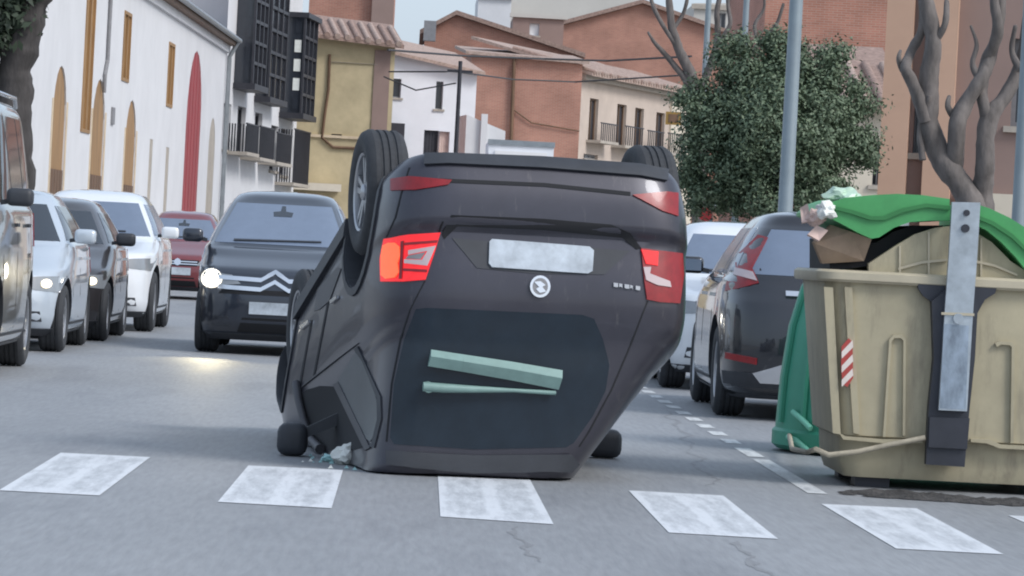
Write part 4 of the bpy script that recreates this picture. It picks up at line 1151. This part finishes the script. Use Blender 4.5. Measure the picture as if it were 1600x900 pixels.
# door mirrors, resting on the road
def hero_mirror(u0, v0, u1, v1, Y, sg):
    a, b = P(u0, v1, Y), P(u1, v0, Y)
    w, h = abs(b.x - a.x), abs(b.z - a.z)
    me = rounded_box(-.1, .1, -w / 2, w / 2, -h / 2, h / 2, min(w, h) * .3, 'black_plastic', 'mirror')
    o = put('mirror', me, hero)
    wm = Matrix.Translation(Vector(((a.x + b.x) / 2, Y, max((a.z + b.z) / 2, h / 2 + .003)))) @ Matrix.Rotation(R(90), 4, 'Z')
    o.matrix_local = RMI @ wm
    return o
ml = hero_mirror(432, 663, 482, 711, G(455, 712).y, -1)
MB().hexa([(-.03, -.05, .0), (.03, -.05, 0), (.03, -.32, .12), (-.03, -.32, .12)], [(-.03, -.05, .06), (.03, -.05, .06), (.03, -.32, .2), (-.03, -.32, .2)]).build('mirror_arm', 'black_plastic', ml)
mr = hero_mirror(915, 672, 972, 713, G(950, 716).y, 1)
MB().hexa([(-.03, .05, .0), (.03, .05, 0), (.03, .32, .12), (-.03, .32, .12)], [(-.03, .05, .06), (.03, .05, .06), (.03, .32, .2), (-.03, .32, .2)]).build('mirror_arm', 'black_plastic', mr)
# ------------------------------------------------------------------ beige waste container
BY = 22.0
Bp = lambda u, v, Y=BY: P(u, v, Y)
cb = Bp(1490, 765)
bn = wthing('waste_container', 'large beige waste container with green lids and galvanised lifting bar', 'container', (cb.x, BY + .65, 0))
DEP = 1.35
def sect(pts, y0, y1, name, m, parent, smooth=None):
    a = [Bp(u, v) for u, v in pts]
    M = MB().hexa([(p.x, y0, p.z) for p in a], [(p.x, y1, p.z) for p in a])
    return M.build(name, m, parent, smooth=smooth)
Z0 = .06
xl, xr_ = Bp(1281, 440).x, Bp(1738, 460).x
bl_, br_ = Bp(1314, 745).x, Bp(1690, 770).x
zr = Bp(1490, 440).z
# tub: slightly tapered, rounded corners
def ringbox(x0, x1, y0, y1, z, r, n=5):
    pts = []
    for cx, cy, a0 in ((x1 - r, y1 - r, 0), (x0 + r, y1 - r, 90), (x0 + r, y0 + r, 180), (x1 - r, y0 + r, 270)):
        for k in range(n + 1):
            a = R(a0 + 90 * k / n); pts.append((cx + r * math.cos(a), cy + r * math.sin(a), z))
    return pts
def rings_mesh(rings):
    n = len(rings[0]); vs = [p for r in rings for p in r]
    fs = [(i * n + j, i * n + (j + 1) % n, (i + 1) * n + (j + 1) % n, (i + 1) * n + j) for i in range(len(rings) - 1) for j in range(n)]
    return MB().add(vs, fs + [tuple(range(n - 1, -1, -1)), tuple(range((len(rings) - 1) * n, len(rings) * n))])
zl = Bp(1400, 683).z
rings_mesh([ringbox(bl_ + .03, br_ - .03, BY + .06, BY + DEP - .06, Z0, .10), ringbox(bl_, br_, BY + .03, BY + DEP - .03, Z0 + .08, .12),
            ringbox(bl_ - .01, br_ + .01, BY + .03, BY + DEP - .03, zl - .02, .12), ringbox(bl_ - .045, br_ + .045, BY - .02, BY + DEP + .02, zl, .12),
            ringbox(xl + .03, xr_ - .03, BY - .02, BY + DEP + .02, zr - .02, .12)]).build('tub', 'bin_beige', bn, smooth=40)
rings_mesh([ringbox(xl - .01, xr_ + .01, BY - .06, BY + DEP + .06, zr - .035, .13), ringbox(xl - .02, xr_ + .02, BY - .075, BY + DEP + .075, zr - .02, .13), ringbox(xl - .02, xr_ + .02, BY - .075, BY + DEP + .075, zr + .02, .13), ringbox(xl, xr_, BY - .055, BY + DEP + .055, zr + .035, .13)]).build('rim', 'bin_beige_rim', bn, smooth=40)
# domed end panels
dome = [(1358, 412), (1400, 384), (1430, 366), (1462, 356), (1490, 353), (1520, 360), (1550, 378), (1580, 408), (1610, 428)]
dome = dome + [(1610, 452), (1358, 440)]
d1 = sect(dome, BY + .02, BY + .09, 'end_dome', 'bin_beige', bn)
d2 = sect(dome, BY + DEP - .09, BY + DEP - .02, 'end_dome', 'bin_beige', bn)
for u, v in ((1405, 384), (1450, 362), (1532, 372)):
    sect([(u, v), (u + 3, v), (u + 3, 432), (u, 432)], BY + .005, BY + .018, 'dome_rib', 'bin_beige_rim', d1)
sect([(1404, 418), (1440, 408), (1480, 404), (1480, 408), (1440, 412), (1404, 422)], BY + .004, BY + .018, 'dome_rib', 'bin_beige_rim', d1)
sect([(1522, 406), (1555, 413), (1590, 428), (1590, 432), (1555, 417), (1522, 410)], BY + .004, BY + .018, 'dome_rib', 'bin_beige_rim', d1)
# lids: thick curved sheets running the depth of the container
def lidmesh(top, bot, y0, y1, name, m):
    a = [Bp(u, v) for u, v in top]; b = [Bp(u, v) for u, v in bot]
    n = len(a); M = MB()
    nb = len(b)
    loop = [(p.x, p.z) for p in a] + [(p.x, p.z) for p in reversed(b)]
    ys = [(y0, .0), (y0 + .02, .012), (y1 - .02, .012), (y1, 0)]
    M.hexa([(x, y0, z) for x, z in loop], [(x, y1, z) for x, z in loop])
    return M.build(name, m, bn, smooth=40)
lt = [(1283, 330), (1296, 317), (1320, 309), (1360, 305), (1400, 303), (1440, 305), (1482, 311)]
lb = [(1283, 335), (1310, 348), (1340, 364), (1360, 373), (1372, 371), (1395, 356), (1420, 347), (1450, 345), (1482, 345)]
l1 = lidmesh(lt, lb, BY - .05, BY + DEP + .05, 'lid', 'bin_green')
l1['label'] = 'green lid propped open over rubbish'
sect([(1300, 322), (1330, 328), (1360, 338), (1378, 338), (1410, 325), (1445, 318), (1482, 322), (1482, 328), (1445, 324), (1412, 331), (1380, 344), (1358, 344), (1328, 334), (1300, 327)], BY - .068, BY - .052, 'lid_ridge', 'bin_green_inner', l1)
rt = [(1520, 318), (1545, 326), (1575, 340), (1610, 362), (1650, 400), (1690, 440)]
rb = [(1520, 350), (1540, 360), (1562, 378), (1585, 402), (1612, 436), (1640, 450)]
l2 = lidmesh(rt, rb, BY - .05, BY + DEP + .05, 'lid', 'bin_green')
sect([(1524, 336), (1550, 346), (1580, 366), (1610, 396), (1608, 401), (1578, 372), (1548, 352), (1524, 342)], BY - .068, BY - .052, 'lid_ridge', 'bin_green_inner', l2)
# dark inside seen under the open lid
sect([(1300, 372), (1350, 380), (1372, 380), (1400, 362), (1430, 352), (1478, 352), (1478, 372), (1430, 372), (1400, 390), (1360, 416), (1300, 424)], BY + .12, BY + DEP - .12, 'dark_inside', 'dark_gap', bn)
# steel bar, dark channel and wings
sect([(1482, 316), (1526, 317), (1521, 400), (1515, 480), (1510, 560), (1505, 641), (1461, 639), (1466, 560), (1471, 480), (1477, 400)], BY - .15, BY - .11, 'lifting_bar', 'galvanised', bn)
wb_ = sect([(1469, 505), (1508, 508), (1503, 638), (1463, 636)], BY - .153, BY - .1501, 'worn_plate', 'galvanised_worn', bn)
for u, v, r in ((1502, 357, .024), (1504, 333, .018), (1491, 497, .03)):
    p = Bp(u, v); MB().tube([(p.x, BY - .17, p.z), (p.x, BY - .10, p.z)], r, 14).build('bolt', 'steel_dark' if r < .028 else 'galvanised', bn, smooth=40)
sect([(1465, 487), (1516, 489), (1516, 493), (1465, 491)], BY - .16, BY - .148, 'weld_seam', 'bin_beige_rim', bn)
sect([(1474, 452), (1452, 470), (1455, 560), (1447, 640), (1443, 724), (1503, 728), (1510, 645), (1519, 560), (1524, 470), (1520, 452)], BY - .108, BY - .025, 'bar_channel', 'steel_dark', bn)
sect([(1448, 650), (1510, 652), (1506, 700), (1446, 697)], BY - .13, BY - .11, 'bar_foot', 'steel_dark', bn)
sect([(1432, 437), (1474, 440), (1474, 500), (1462, 478), (1440, 462), (1432, 450)], BY - .07, BY - .03, 'bar_wing', 'steel_dark', bn)
sect([(1520, 443), (1556, 445), (1552, 458), (1536, 468), (1524, 490), (1520, 505)], BY - .07, BY - .03, 'bar_wing', 'steel_dark', bn)
for pts in ([(1378, 682), (1384, 590), (1388, 530), (1394, 523), (1408, 523), (1414, 530), (1413, 680), (1409, 680), (1410, 532), (1406, 528), (1396, 528), (1392, 533), (1388, 590), (1382, 682)],
            [(1553, 536), (1560, 533), (1580, 534), (1584, 540), (1582, 692), (1577, 692), (1579, 542), (1576, 539), (1562, 538), (1556, 542)],
            [(1310, 676), (1316, 686), (1380, 692), (1440, 692), (1440, 686), (1380, 686), (1320, 681)], [(1515, 690), (1540, 692), (1560, 700), (1640, 704), (1640, 698), (1562, 694), (1545, 686), (1515, 685)]):
    sect(pts, BY - .045, BY - .018, 'panel_rib', 'bin_beige', bn)
for u0, u1 in ((1286, 1300), (1318, 1330)):
    sect([(u0, 448), (u1, 449), (u1 + 8, 600), (u1 + 12, 678), (u0 + 14, 676), (u0 + 9, 600)], BY - .05, BY - .018, 'corner_rib', 'bin_beige', bn)
stk = [(1313, 541), (1324, 528), (1330, 534), (1331, 590), (1322, 604), (1315, 600), (1312, 575)]
s0 = sect(stk, BY - .066, BY - .052, 'reflective_sticker', 'sticker_red', bn)
for k in range(3):
    v = 541 + k * 22
    sect([(1313, v + 8), (1330, v - 10), (1331, v + 1), (1313, v + 19)], BY - .069, BY - .0665, 'white_band', 'sticker_white', s0)
q = [G(1310, 765).x]
for x in (bl_ + .2, br_ - .2):
    for yy in (BY + .25, BY + DEP - .25):
        MB().box(x - .1, x + .1, yy - .1, yy + .1, 0.001, Z0 + .02).build('foot', 'steel_dark', bn)
rp = [Bp(1268, 646, BY - .1), Bp(1280, 660, BY - .1), Bp(1290, 668, BY - .1)]
tag(MB().tube([Vector((2.63, 25.68, .12)), Vector((2.5, 24.2, .1)), Vector((2.42, 22.6, .16)), Bp(1275, 702, BY - .09), Bp(1295, 711, BY - .1), Bp(1340, 706, BY - .1), Bp(1390, 695, BY - .1), Bp(1446, 684, BY - .12)], .016, 8).build('rope', 'rope', smooth=60), 'pale rope tied from the green bell container to the dark bar foot', 'rope')

# ------------------------------------------------------------------ green bell container behind it
c = (3.28, 26.0, 0)
ig = thing('bottle_bank', 'green bell shaped bottle bank standing half behind the beige container', 'container', c)
MB().lathe([(.001, .02), (.70, .02), (.735, .05), (.735, .14), (.715, .16), (.70, .5), (.66, .85), (.59, 1.12), (.46, 1.36), (.28, 1.5), (.1, 1.55), (.001, 1.56)], 40).build('shell', 'igloo_green', ig, smooth=35)
for k in range(6):
    a = R(195 + k * 22)
    pts = [(r * math.cos(a), r * math.sin(a), z) for r, z in ((.72, .2), (.708, .5), (.668, .85), (.598, 1.12))]
    MB().tube(pts, .022, 6).build('rib', 'igloo_green', ig, smooth=50)
MB().tube([(-.66, -.33, .11), (-.61, -.42, .09), (-.54, -.52, .03)], .02, 8).build('hook', 'rope_green', ig, smooth=50)
MB().tube([(-.64, -.36, .28), (-.59, -.44, .24), (-.53, -.52, .18)], .02, 8).build('hook', 'rope_green', ig, smooth=50)
MB().lathe([(.12, 1.5), (.12, 1.62), (.06, 1.66), (.001, 1.66)], 16).build('lifting_eye', 'zinc', ig, smooth=40)

# ------------------------------------------------------------------ rubbish
def crumple(name, label, cat, u, v, Y, sx, sz, m, seed, group=None, flat=1.0, lift=0):
    rnd = random.Random(seed); p = P(u, v, Y); p.z += lift
    bm = bmesh.new(); bmesh.ops.create_icosphere(bm, subdivisions=3, radius=1)
    for w in bm.verts:
        k = 1 + .55 * mnoise.noise(w.co * 1.6 + Vector((seed, 0, 0))) + .25 * mnoise.noise(w.co * 4.1 + Vector((seed, 3, 0)))
        w.co = Vector((w.co.x * sx * k, w.co.y * sx * .8 * k * flat, w.co.z * sz * k))
    me = bpy.data.meshes.new(name); bm.to_mesh(me); bm.free(); me.materials.append(MATS[m])
    me.polygons.foreach_set('use_smooth', [True] * len(me.polygons)); me.set_sharp_from_angle(angle=R(28))
    o = put(name, me); o.location = p; tag(o, label, cat, group); return o
def sheet3(name, label, cat, pts, Y, dy, m, thick=.01):
    a = [P(u, v, Y + d) for (u, v), d in zip(pts, dy)]
    c = sum(a, Vector()) / len(a)
    nn = (a[1] - a[0]).cross(a[-1] - a[0]).normalized() * thick
    o = MB().hexa([p - c for p in a], [p - c + nn for p in a]).build(name, m)
    o.location = c; return tag(o, label, cat)
sheet3('cardboard_box', 'brown cardboard wedged under the open green lid', 'cardboard', [(1272, 380), (1300, 352), (1330, 362), (1362, 374), (1350, 408), (1285, 412)], BY + .02, (0, .05, .02, 0, .05, .08), 'cardboard', .02)
sheet3('cardboard_flap', 'pink beige cardboard flap poking out of the container corner', 'cardboard', [(1262, 366), (1276, 352), (1294, 360), (1280, 376)], BY - .04, (0, .05, .02, 0), 'cardboard_pink', .015)
sheet3('cardboard_strip', 'thin upright beige cardboard strip beside the lid corner', 'cardboard', [(1253, 348), (1250, 325), (1262, 318), (1268, 345)], BY + .05, (0, .05, .02, 0), 'cardboard_pink', .012)
crumple('plastic_bag', 'crumpled white plastic bag at the tip of the open lid', 'bag', 1290, 328, BY - .05, .06, .05, 'bag_white', 3)
crumple('plastic_bag', 'pale green plastic bag bulging above the lid corner', 'bag', 1316, 306, BY + .1, .10, .05, 'bag_green', 5)
crumple('plastic_bag', 'small grey paper bag beside the upright cardboard strip', 'bag', 1275, 340, BY + .05, .05, .045, 'cardboard_pink', 8)
# splinters and plastic by the bent pillar of the overturned car
gd = G(540, 726)
crumple('plastic_wrapper', 'crumpled white and blue plastic lying by the overturned roof', 'litter', 541, 711, gd.y, .075, .06, 'bag_white', 11)
crumple('plastic_wrapper', 'small teal plastic scrap beside the crumpled white plastic', 'litter', 514, 716, G(515, 722).y, .045, .022, 'bag_teal', 12)
crumple('glass_shard', 'flat pale shard on the road beside the crumpled plastic', 'litter', 565, 724, G(565, 727).y, .035, .012, 'bag_white', 13)
for i in range(26):
    u, v = random.uniform(470, 600), random.uniform(712, 735)
    p = G(u, v); r = random.uniform(.006, .016)
    o = MB().add([(-r, -r, 0), (r, -r * .6, 0), (r * .3, r, 0), (0, 0, r * 1.2)], [(0, 2, 1), (0, 1, 3), (1, 2, 3), (2, 0, 3)]).build('glass_shard', 'bag_teal' if i % 3 else 'bag_white')
    o.location = (p.x, p.y, .003); tag(o, 'tiny glass splinter scattered on the road by the overturned roof', 'litter', 'glass splinters by the overturned car')
# grime along the foot of the container
pts = []
M = MB()
for i in range(60):
    u = random.uniform(1325, 1600); p = G(u, 770 + (u - 1325) * .06 + random.uniform(-4, 5)); r = random.uniform(.03, .13)
    n = 7; vs = [(p.x + r * random.uniform(.6, 1.6) * math.cos(2 * math.pi * k / n), p.y + r * random.uniform(.5, 1.2) * math.sin(2 * math.pi * k / n), .004) for k in range(n)]
    M.add(vs + [(p.x, p.y, .008 + r * .16)], [(k, (k + 1) % n, n) for k in range(n)])
o = M.build('gutter_dirt', 'grime'); o['kind'] = 'stuff'; o['label'] = 'dark wet dirt and leaves along the container foot'; o['category'] = 'dirt'

# ------------------------------------------------------------------ posts, lamp, cables
p = G(1232, 560); Y = 44.0; b = P(1226, 345, Y); x = b.x
lp = thing('street_lamp', 'tall grey steel street lamp column behind the black SUV', 'lamp', (x, Y, .12))
MB().tube([(0, 0, 0), (0, 0, .9), (0, 0, 1.0), (0, 0, 5), (0, 0, 8.0)], [.115, .105, .088, .075, .055], 16).build('column', 'post_grey', lp, smooth=40)
MB().tube([(0, 0, 8.0), (-.3, 0, 8.3), (-1.2, 0, 8.45)], .035, 10).build('arm', 'post_grey', lp, smooth=50)
MB().hexa([(-1.1, -.12, 8.38), (-1.75, -.1, 8.42), (-1.75, .1, 8.42), (-1.1, .12, 8.38)], [(-1.1, -.1, 8.52), (-1.7, -.07, 8.5), (-1.7, .07, 8.5), (-1.1, .1, 8.52)]).build('lantern', 'post_grey', lp)
MB().box(-.07, .07, -.12, -.095, 1.55, 1.72).build('sticker', 'bag_white', lp)
MB().box(-.2, .2, -.2, .2, 0, .03).build('base_plate', 'post_grey', lp)
b = P(1592, 330, 34); 
lp = thing('steel_post', 'blue grey steel post at the edge of the orange building', 'post', (b.x, 34, .12))
MB().tube([(0, 0, 0), (0, 0, 3), (0, 0, 6.5)], [.065, .06, .055], 14).build('column', 'post_grey', lp, smooth=40); MB().lathe([(.06, 6.5), (.05, 6.55), (.001, 6.57)], 14).build('cap', 'post_grey', lp)
def pole(name, label, u, vt, vb, Y, r, m):
    a = P(u, vb, Y); t = P(u, vt, Y)
    o = thing(name, label, 'pole', (a.x, Y, 0))
    MB().tube([(0, 0, 0), (0, 0, t.z * .5), (0, 0, t.z)], [r * 1.15, r, r * .85], 12).build('column', m, o, smooth=40)
    MB().box(-.5, .5, -.04, .04, t.z - .45, t.z - .35).build('cross_arm', m, o)
    return a.x, t.z
pole('utility_pole', 'thin dark pole standing before the white house', 712, 95, 240, 150, .09, 'dark_iron')
pole('utility_pole', 'grey pole rising between the far bare tree branches', 1097, -60, 200, 90, .075, 'post_grey')
pole('utility_pole', 'grey pole rising just behind the round evergreen tree top', 1156, -60, 200, 95, .085, 'post_grey')
def cable(label, pts, Y, r=.022):
    a = [P(u, v, y_) for (u, v), y_ in zip(pts, Y)]
    out = []
    for i in range(len(a) - 1):
        for k in range(6): out.append(a[i].lerp(a[i + 1], k / 6))
    out.append(a[-1])
    tag(MB().tube(out, r, 6).build('overhead_cable', 'cable'), label, 'cable')
cable('dark overhead cable running along the brick side wall eave', [(606, 78), (720, 87), (850, 92), (950, 95), (1080, 88)], (155, 165, 170, 170, 160), .05)
cable('overhead cable sagging below the brick side wall eave', [(608, 112), (712, 112), (800, 124), (900, 128), (1060, 118)], (155, 150, 165, 168, 160), .035)
cable('thin cable drooping across the white house front', [(600, 120), (650, 141), (712, 130)], (155, 152, 150), .03)
# small road signs under the tree
x = P(1113, 300, 66)
sg = thing('road_sign', 'small white and red road sign on a thin post below the evergreen tree', 'sign', (x.x, 66, .12))
MB().tube([(0, 0, 0), (0, 0, 2.3)], .03).build('column', 'post_grey', sg)
MB().tube([(0, -.03, 2.2), (0, -.05, 2.2)], .14, 20).build('disc', 'sign_white', sg); MB().tube([(-.1, -.03, 1.95), (-.1, -.05, 1.95)], .12, 20).build('disc', 'sign_red', sg)
MB().box(-.3, .1, -.05, -.03, 1.45, 1.65).build('plate', 'sign_white', sg)
# white box lorry far down the street
p = P(815, 222, 118)
t = thing('box_lorry', 'white box lorry roof showing above the overturned car', 'lorry', (p.x, 118, 0))
W = (P(866, 230, 118).x - P(764, 230, 118).x) / 2
MB().box(-W, W, 0, 5, .9, p.z).build('cargo_box', 'white_wall_cool', t)
MB().box(-W * .8, W * .8, -.04, -.004, p.z - 1.6, p.z - .3).build('rear_shutter', 'sign_white', t)
MB().box(-W - .03, W + .03, -.05, .15, p.z - .12, p.z + .04).build('roof_edge', 'zinc', t)
MB().box(-W * .9, W * .9, 5.1, 6.8, .6, 2.6).build('cab', 'paint_white', t)
MB().box(-W * .9, W * .9, 0, 6.5, .6, .88).build('chassis', 'steel_dark', t)
for x in (-W + .2, W - .2):
    for yy in (1, 6): 
        wh_ = wheel(t, x, yy, .45, .45, 1 if x > 0 else -1); wh_.rotation_euler = (0, 0, R(90))

# ------------------------------------------------------------------ trees
def limb(M, pts, Y, rad, seed=0, n=10, jit=.0):
    rnd = random.Random(seed)
    a = [P(u, v, Y) + Vector((0, rnd.uniform(-1, 1) * jit, 0)) for u, v in pts]
    out, rr = [], []
    for i in range(len(a) - 1):
        p0, p1, p2, p3 = a[max(i - 1, 0)], a[i], a[i + 1], a[min(i + 2, len(a) - 1)]
        for k in range(9):
            t = k / 9
            q = .5 * ((2 * p1) + (p2 - p0) * t + (2 * p0 - 5 * p1 + 4 * p2 - p3) * t * t + (3 * p1 - p0 - 3 * p2 + p3) * t ** 3)
            r = rad[i] + (rad[i + 1] - rad[i]) * t
            out.append(q + Vector((mnoise.noise(q * 3), mnoise.noise(q * 3 + Vector((9, 0, 0))), 0)) * r * .25); rr.append(r * (1 + .17 * mnoise.noise(q * 4) + .13 * mnoise.noise(q * 11)))
    out.append(a[-1]); rr.append(rad[-1] * .8)
    M.tube(out, rr, n)
def bare_tree(name, label, Y, limbs, m, base_u, seed, group=None, thin=1.0):
    b = P(base_u[0], base_u[1], Y)
    t = wthing(name, label, 'tree', (b.x, Y, .1), group)
    for i, (pts, rad) in enumerate(limbs):
        rad = [r_ * thin for r_ in rad]
        M = MB(); limb(M, pts, Y, rad, seed + i, jit=.12 if i else .03)
        M.build('trunk' if i == 0 else 'branch', m, t, smooth=70)
    return t
bare_tree('plane_tree', 'bare pollarded plane tree with knobbly grey limbs behind the waste container', 36, [
  ([(1528, 640), (1524, 480), (1518, 340), (1500, 288), (1462, 232), (1450, 160), (1456, 70), (1446, 0), (1440, -90)], [.24, .23, .2, .19, .17, .15, .125, .11, .09]),
  ([(1446, 190), (1424, 130), (1414, 108), (1426, 80), (1442, 40), (1438, -20)], [.1, .085, .085, .07, .06, .05]),
  ([(1492, 262), (1493, 200), (1506, 165), (1532, 125), (1548, 90), (1562, 30), (1570, -60)], [.13, .12, .115, .1, .085, .075, .06]),
  ([(1528, 420), (1536, 320), (1537, 250), (1545, 185), (1572, 150), (1592, 110), (1606, 40), (1612, -60)], [.17, .16, .14, .13, .1, .09, .085, .07]),
  ([(1544, 190), (1534, 150), (1542, 100), (1556, 50), (1552, 0), (1560, -60)], [.1, .09, .085, .09, .07, .06]),
  ([(1440, 250), (1438, 200), (1450, 150)], [.05, .045, .04]), ([(1414, 108), (1404, 92), (1408, 78)], [.06, .04, .02]), ([(1532, 128), (1520, 100), (1526, 70), (1516, 40)], [.06, .04, .03, .02]),
  ([(1456, 70), (1474, 40), (1480, 0)], [.07, .05, .04]), ([(1592, 110), (1580, 80), (1584, 40)], [.06, .045, .03]), ([(1497, 190), (1480, 168), (1484, 150)], [.06, .045, .03])], 'bark_grey', (1520, 600), 40, thin=.66)
bare_tree('plane_tree', 'far bare plane tree with pale twisted branches before the brick gables', 82, [
  ([(1095, 420), (1092, 260), (1090, 180), (1080, 120), (1060, 75), (1048, 30), (1044, -40)], [.24, .2, .18, .16, .12, .1, .08]),
  ([(1086, 150), (1066, 118), (1040, 85), (1022, 66), (1012, 50)], [.11, .09, .07, .05, .03]),
  ([(1088, 160), (1110, 100), (1122, 60), (1120, 20), (1130, -30)], [.12, .1, .09, .07, .06]),
  ([(1060, 78), (1030, 30), (1018, 0), (1010, -30)], [.07, .06, .05, .04]),
  ([(1052, 46), (1068, 20), (1074, -10), (1070, -40)], [.06, .05, .05, .04]),
  ([(1120, 70), (1140, 40), (1138, 0), (1148, -40)], [.07, .06, .06, .05]),
  ([(1094, 200), (1150, 110), (1185, 70), (1212, 40), (1224, 5)], [.08, .07, .06, .05, .04]),
  ([(1185, 72), (1180, 40), (1195, 10), (1190, -30)], [.05, .05, .04, .03])], 'bark_grey', (1095, 420), 60, thin=.8)
def leaf_cloud(M, centre, rad, count, size, rnd, clumps=60):
    cl = []
    for i in range(clumps):
        while True:
            d = Vector((rnd.uniform(-1, 1), rnd.uniform(-1, 1), rnd.uniform(-1, 1)))
            if .05 < d.length < 1: break
        d = d.normalized() * (d.length ** .45)
        cl.append((Vector((d.x * rad[0], d.y * rad[1], d.z * rad[2])) * rnd.uniform(.75, 1.0), max(.2, rnd.uniform(.16, .3) * min(rad))))
    for i in range(count):
        c, r = rnd.choice(cl)
        d = Vector((rnd.gauss(0, 1), rnd.gauss(0, 1), rnd.gauss(0, .8))) * r * .55
        p = centre + c + d
        nn = (d.normalized() + Vector((rnd.uniform(-.8, .8), rnd.uniform(-.8, .8), rnd.uniform(-.3, 1.0)))).normalized()
        a = nn.cross(Vector((rnd.uniform(-1, 1), rnd.uniform(-1, 1), rnd.uniform(-1, 1)))).normalized(); b = nn.cross(a)
        s = size * rnd.uniform(.6, 1.4)
        M.add([p - a * s, p - b * s * .45, p + a * s, p + b * s * .45], [(0, 1, 2, 3)])
def raw(M, name, m, parent):
    me = bpy.data.meshes.new(name); me.from_pydata(M.v, [], M.f); me.materials.append(MATS[m]); return put(name, me, parent)
Y = 58
c = P(1216, 205, Y)
t = wthing('evergreen_tree', 'dense round dark green tree with grey lamp column before it', 'tree', (c.x, Y, .1))
M = MB(); M.tube([(c.x, Y, .1), (c.x + .05, Y, 1.0), (c.x, Y, 2.2)], [.13, .11, .08], 10)
for a in range(7):
    M.tube([(c.x, Y, 1.3 + a * .12), (c.x + .7 * math.cos(a * 2.3), Y + .7 * math.sin(a * 2.3), 2.4 + a * .2)], [.05, .02], 6)
M.build('trunk', 'bark_dark', t, smooth=60)
rnd = random.Random(5)
M = MB()
leaf_cloud(M, Vector((c.x, Y, c.z)), (1.17, 1.15, 1.1), 70000, .032, rnd, 260)
for dx, dz, w_ in ((-.6, 1.0, .5), (.5, 1.02, .55), (.95, .5, .5), (1.08, -.2, .42), (-1.15, .35, .45), (0, 1.2, .4)):
    leaf_cloud(M, Vector((c.x + dx, Y, c.z + dz)), (w_, w_, w_ * .8), 5000, .032, rnd, 18)
leaf_cloud(M, Vector((c.x - .95, Y + .2, c.z - .55)), (.6, .8, .85), 16000, .032, rnd, 60)
leaf_cloud(M, Vector((c.x + .1, Y, c.z - 1.0)), (1.15, 1.0, .5), 16000, .032, rnd, 70)
raw(M, 'crown', 'leaves', t)
# hedge of low bushes under the tree
for i, (u, w) in enumerate(((1090, .55), (1145, .5), (1195, .45), (1270, .5))):
    p = P(u, 330, 54); p.z = .75
    t = wthing('shrub', ['low shrub beside the small road sign', 'low shrub growing under the round tree', 'low shrub at the foot of the lamp column', 'low shrub between the lamp column and the bins'][i], 'shrub', (p.x, 54, .1), 'low shrubs under the tree')
    M = MB(); leaf_cloud(M, p, (w, w, .62), 3000, .05, rnd, 30); raw(M, 'foliage', 'leaves_dark' if i % 2 else 'leaves', t)
    M = MB(); M.tube([(p.x, 54, .1), (p.x, 54, .8)], .03, 6); M.build('stem', 'bark_dark', t)
# dark tree at the left edge
bare = bare_tree('street_tree', 'dark tree trunk with sparse leaves behind the grey van', 46, [
  ([(22, 430), (22, 250), (20, 150), (30, 80), (48, 20), (70, -40)], [.25, .23, .22, .21, .2, .17]),
  ([(24, 120), (10, 70), (-10, 20), (-30, -40)], [.13, .12, .1, .08]),
  ([(40, 45), (20, 10), (5, -40)], [.12, .1, .08])], 'bark_dark', (22, 430), 80)
M = MB(); rnd = random.Random(9)
for u, v, w in ((0, 25, .35), (-30, 60, .4), (10, -20, .4), (-20, -40, .6), (60, -60, .5)):
    leaf_cloud(M, P(u, v, 46), (w, w, w), 1500, .06, rnd, 14)
raw(M, 'crown', 'leaves_dark', bare)
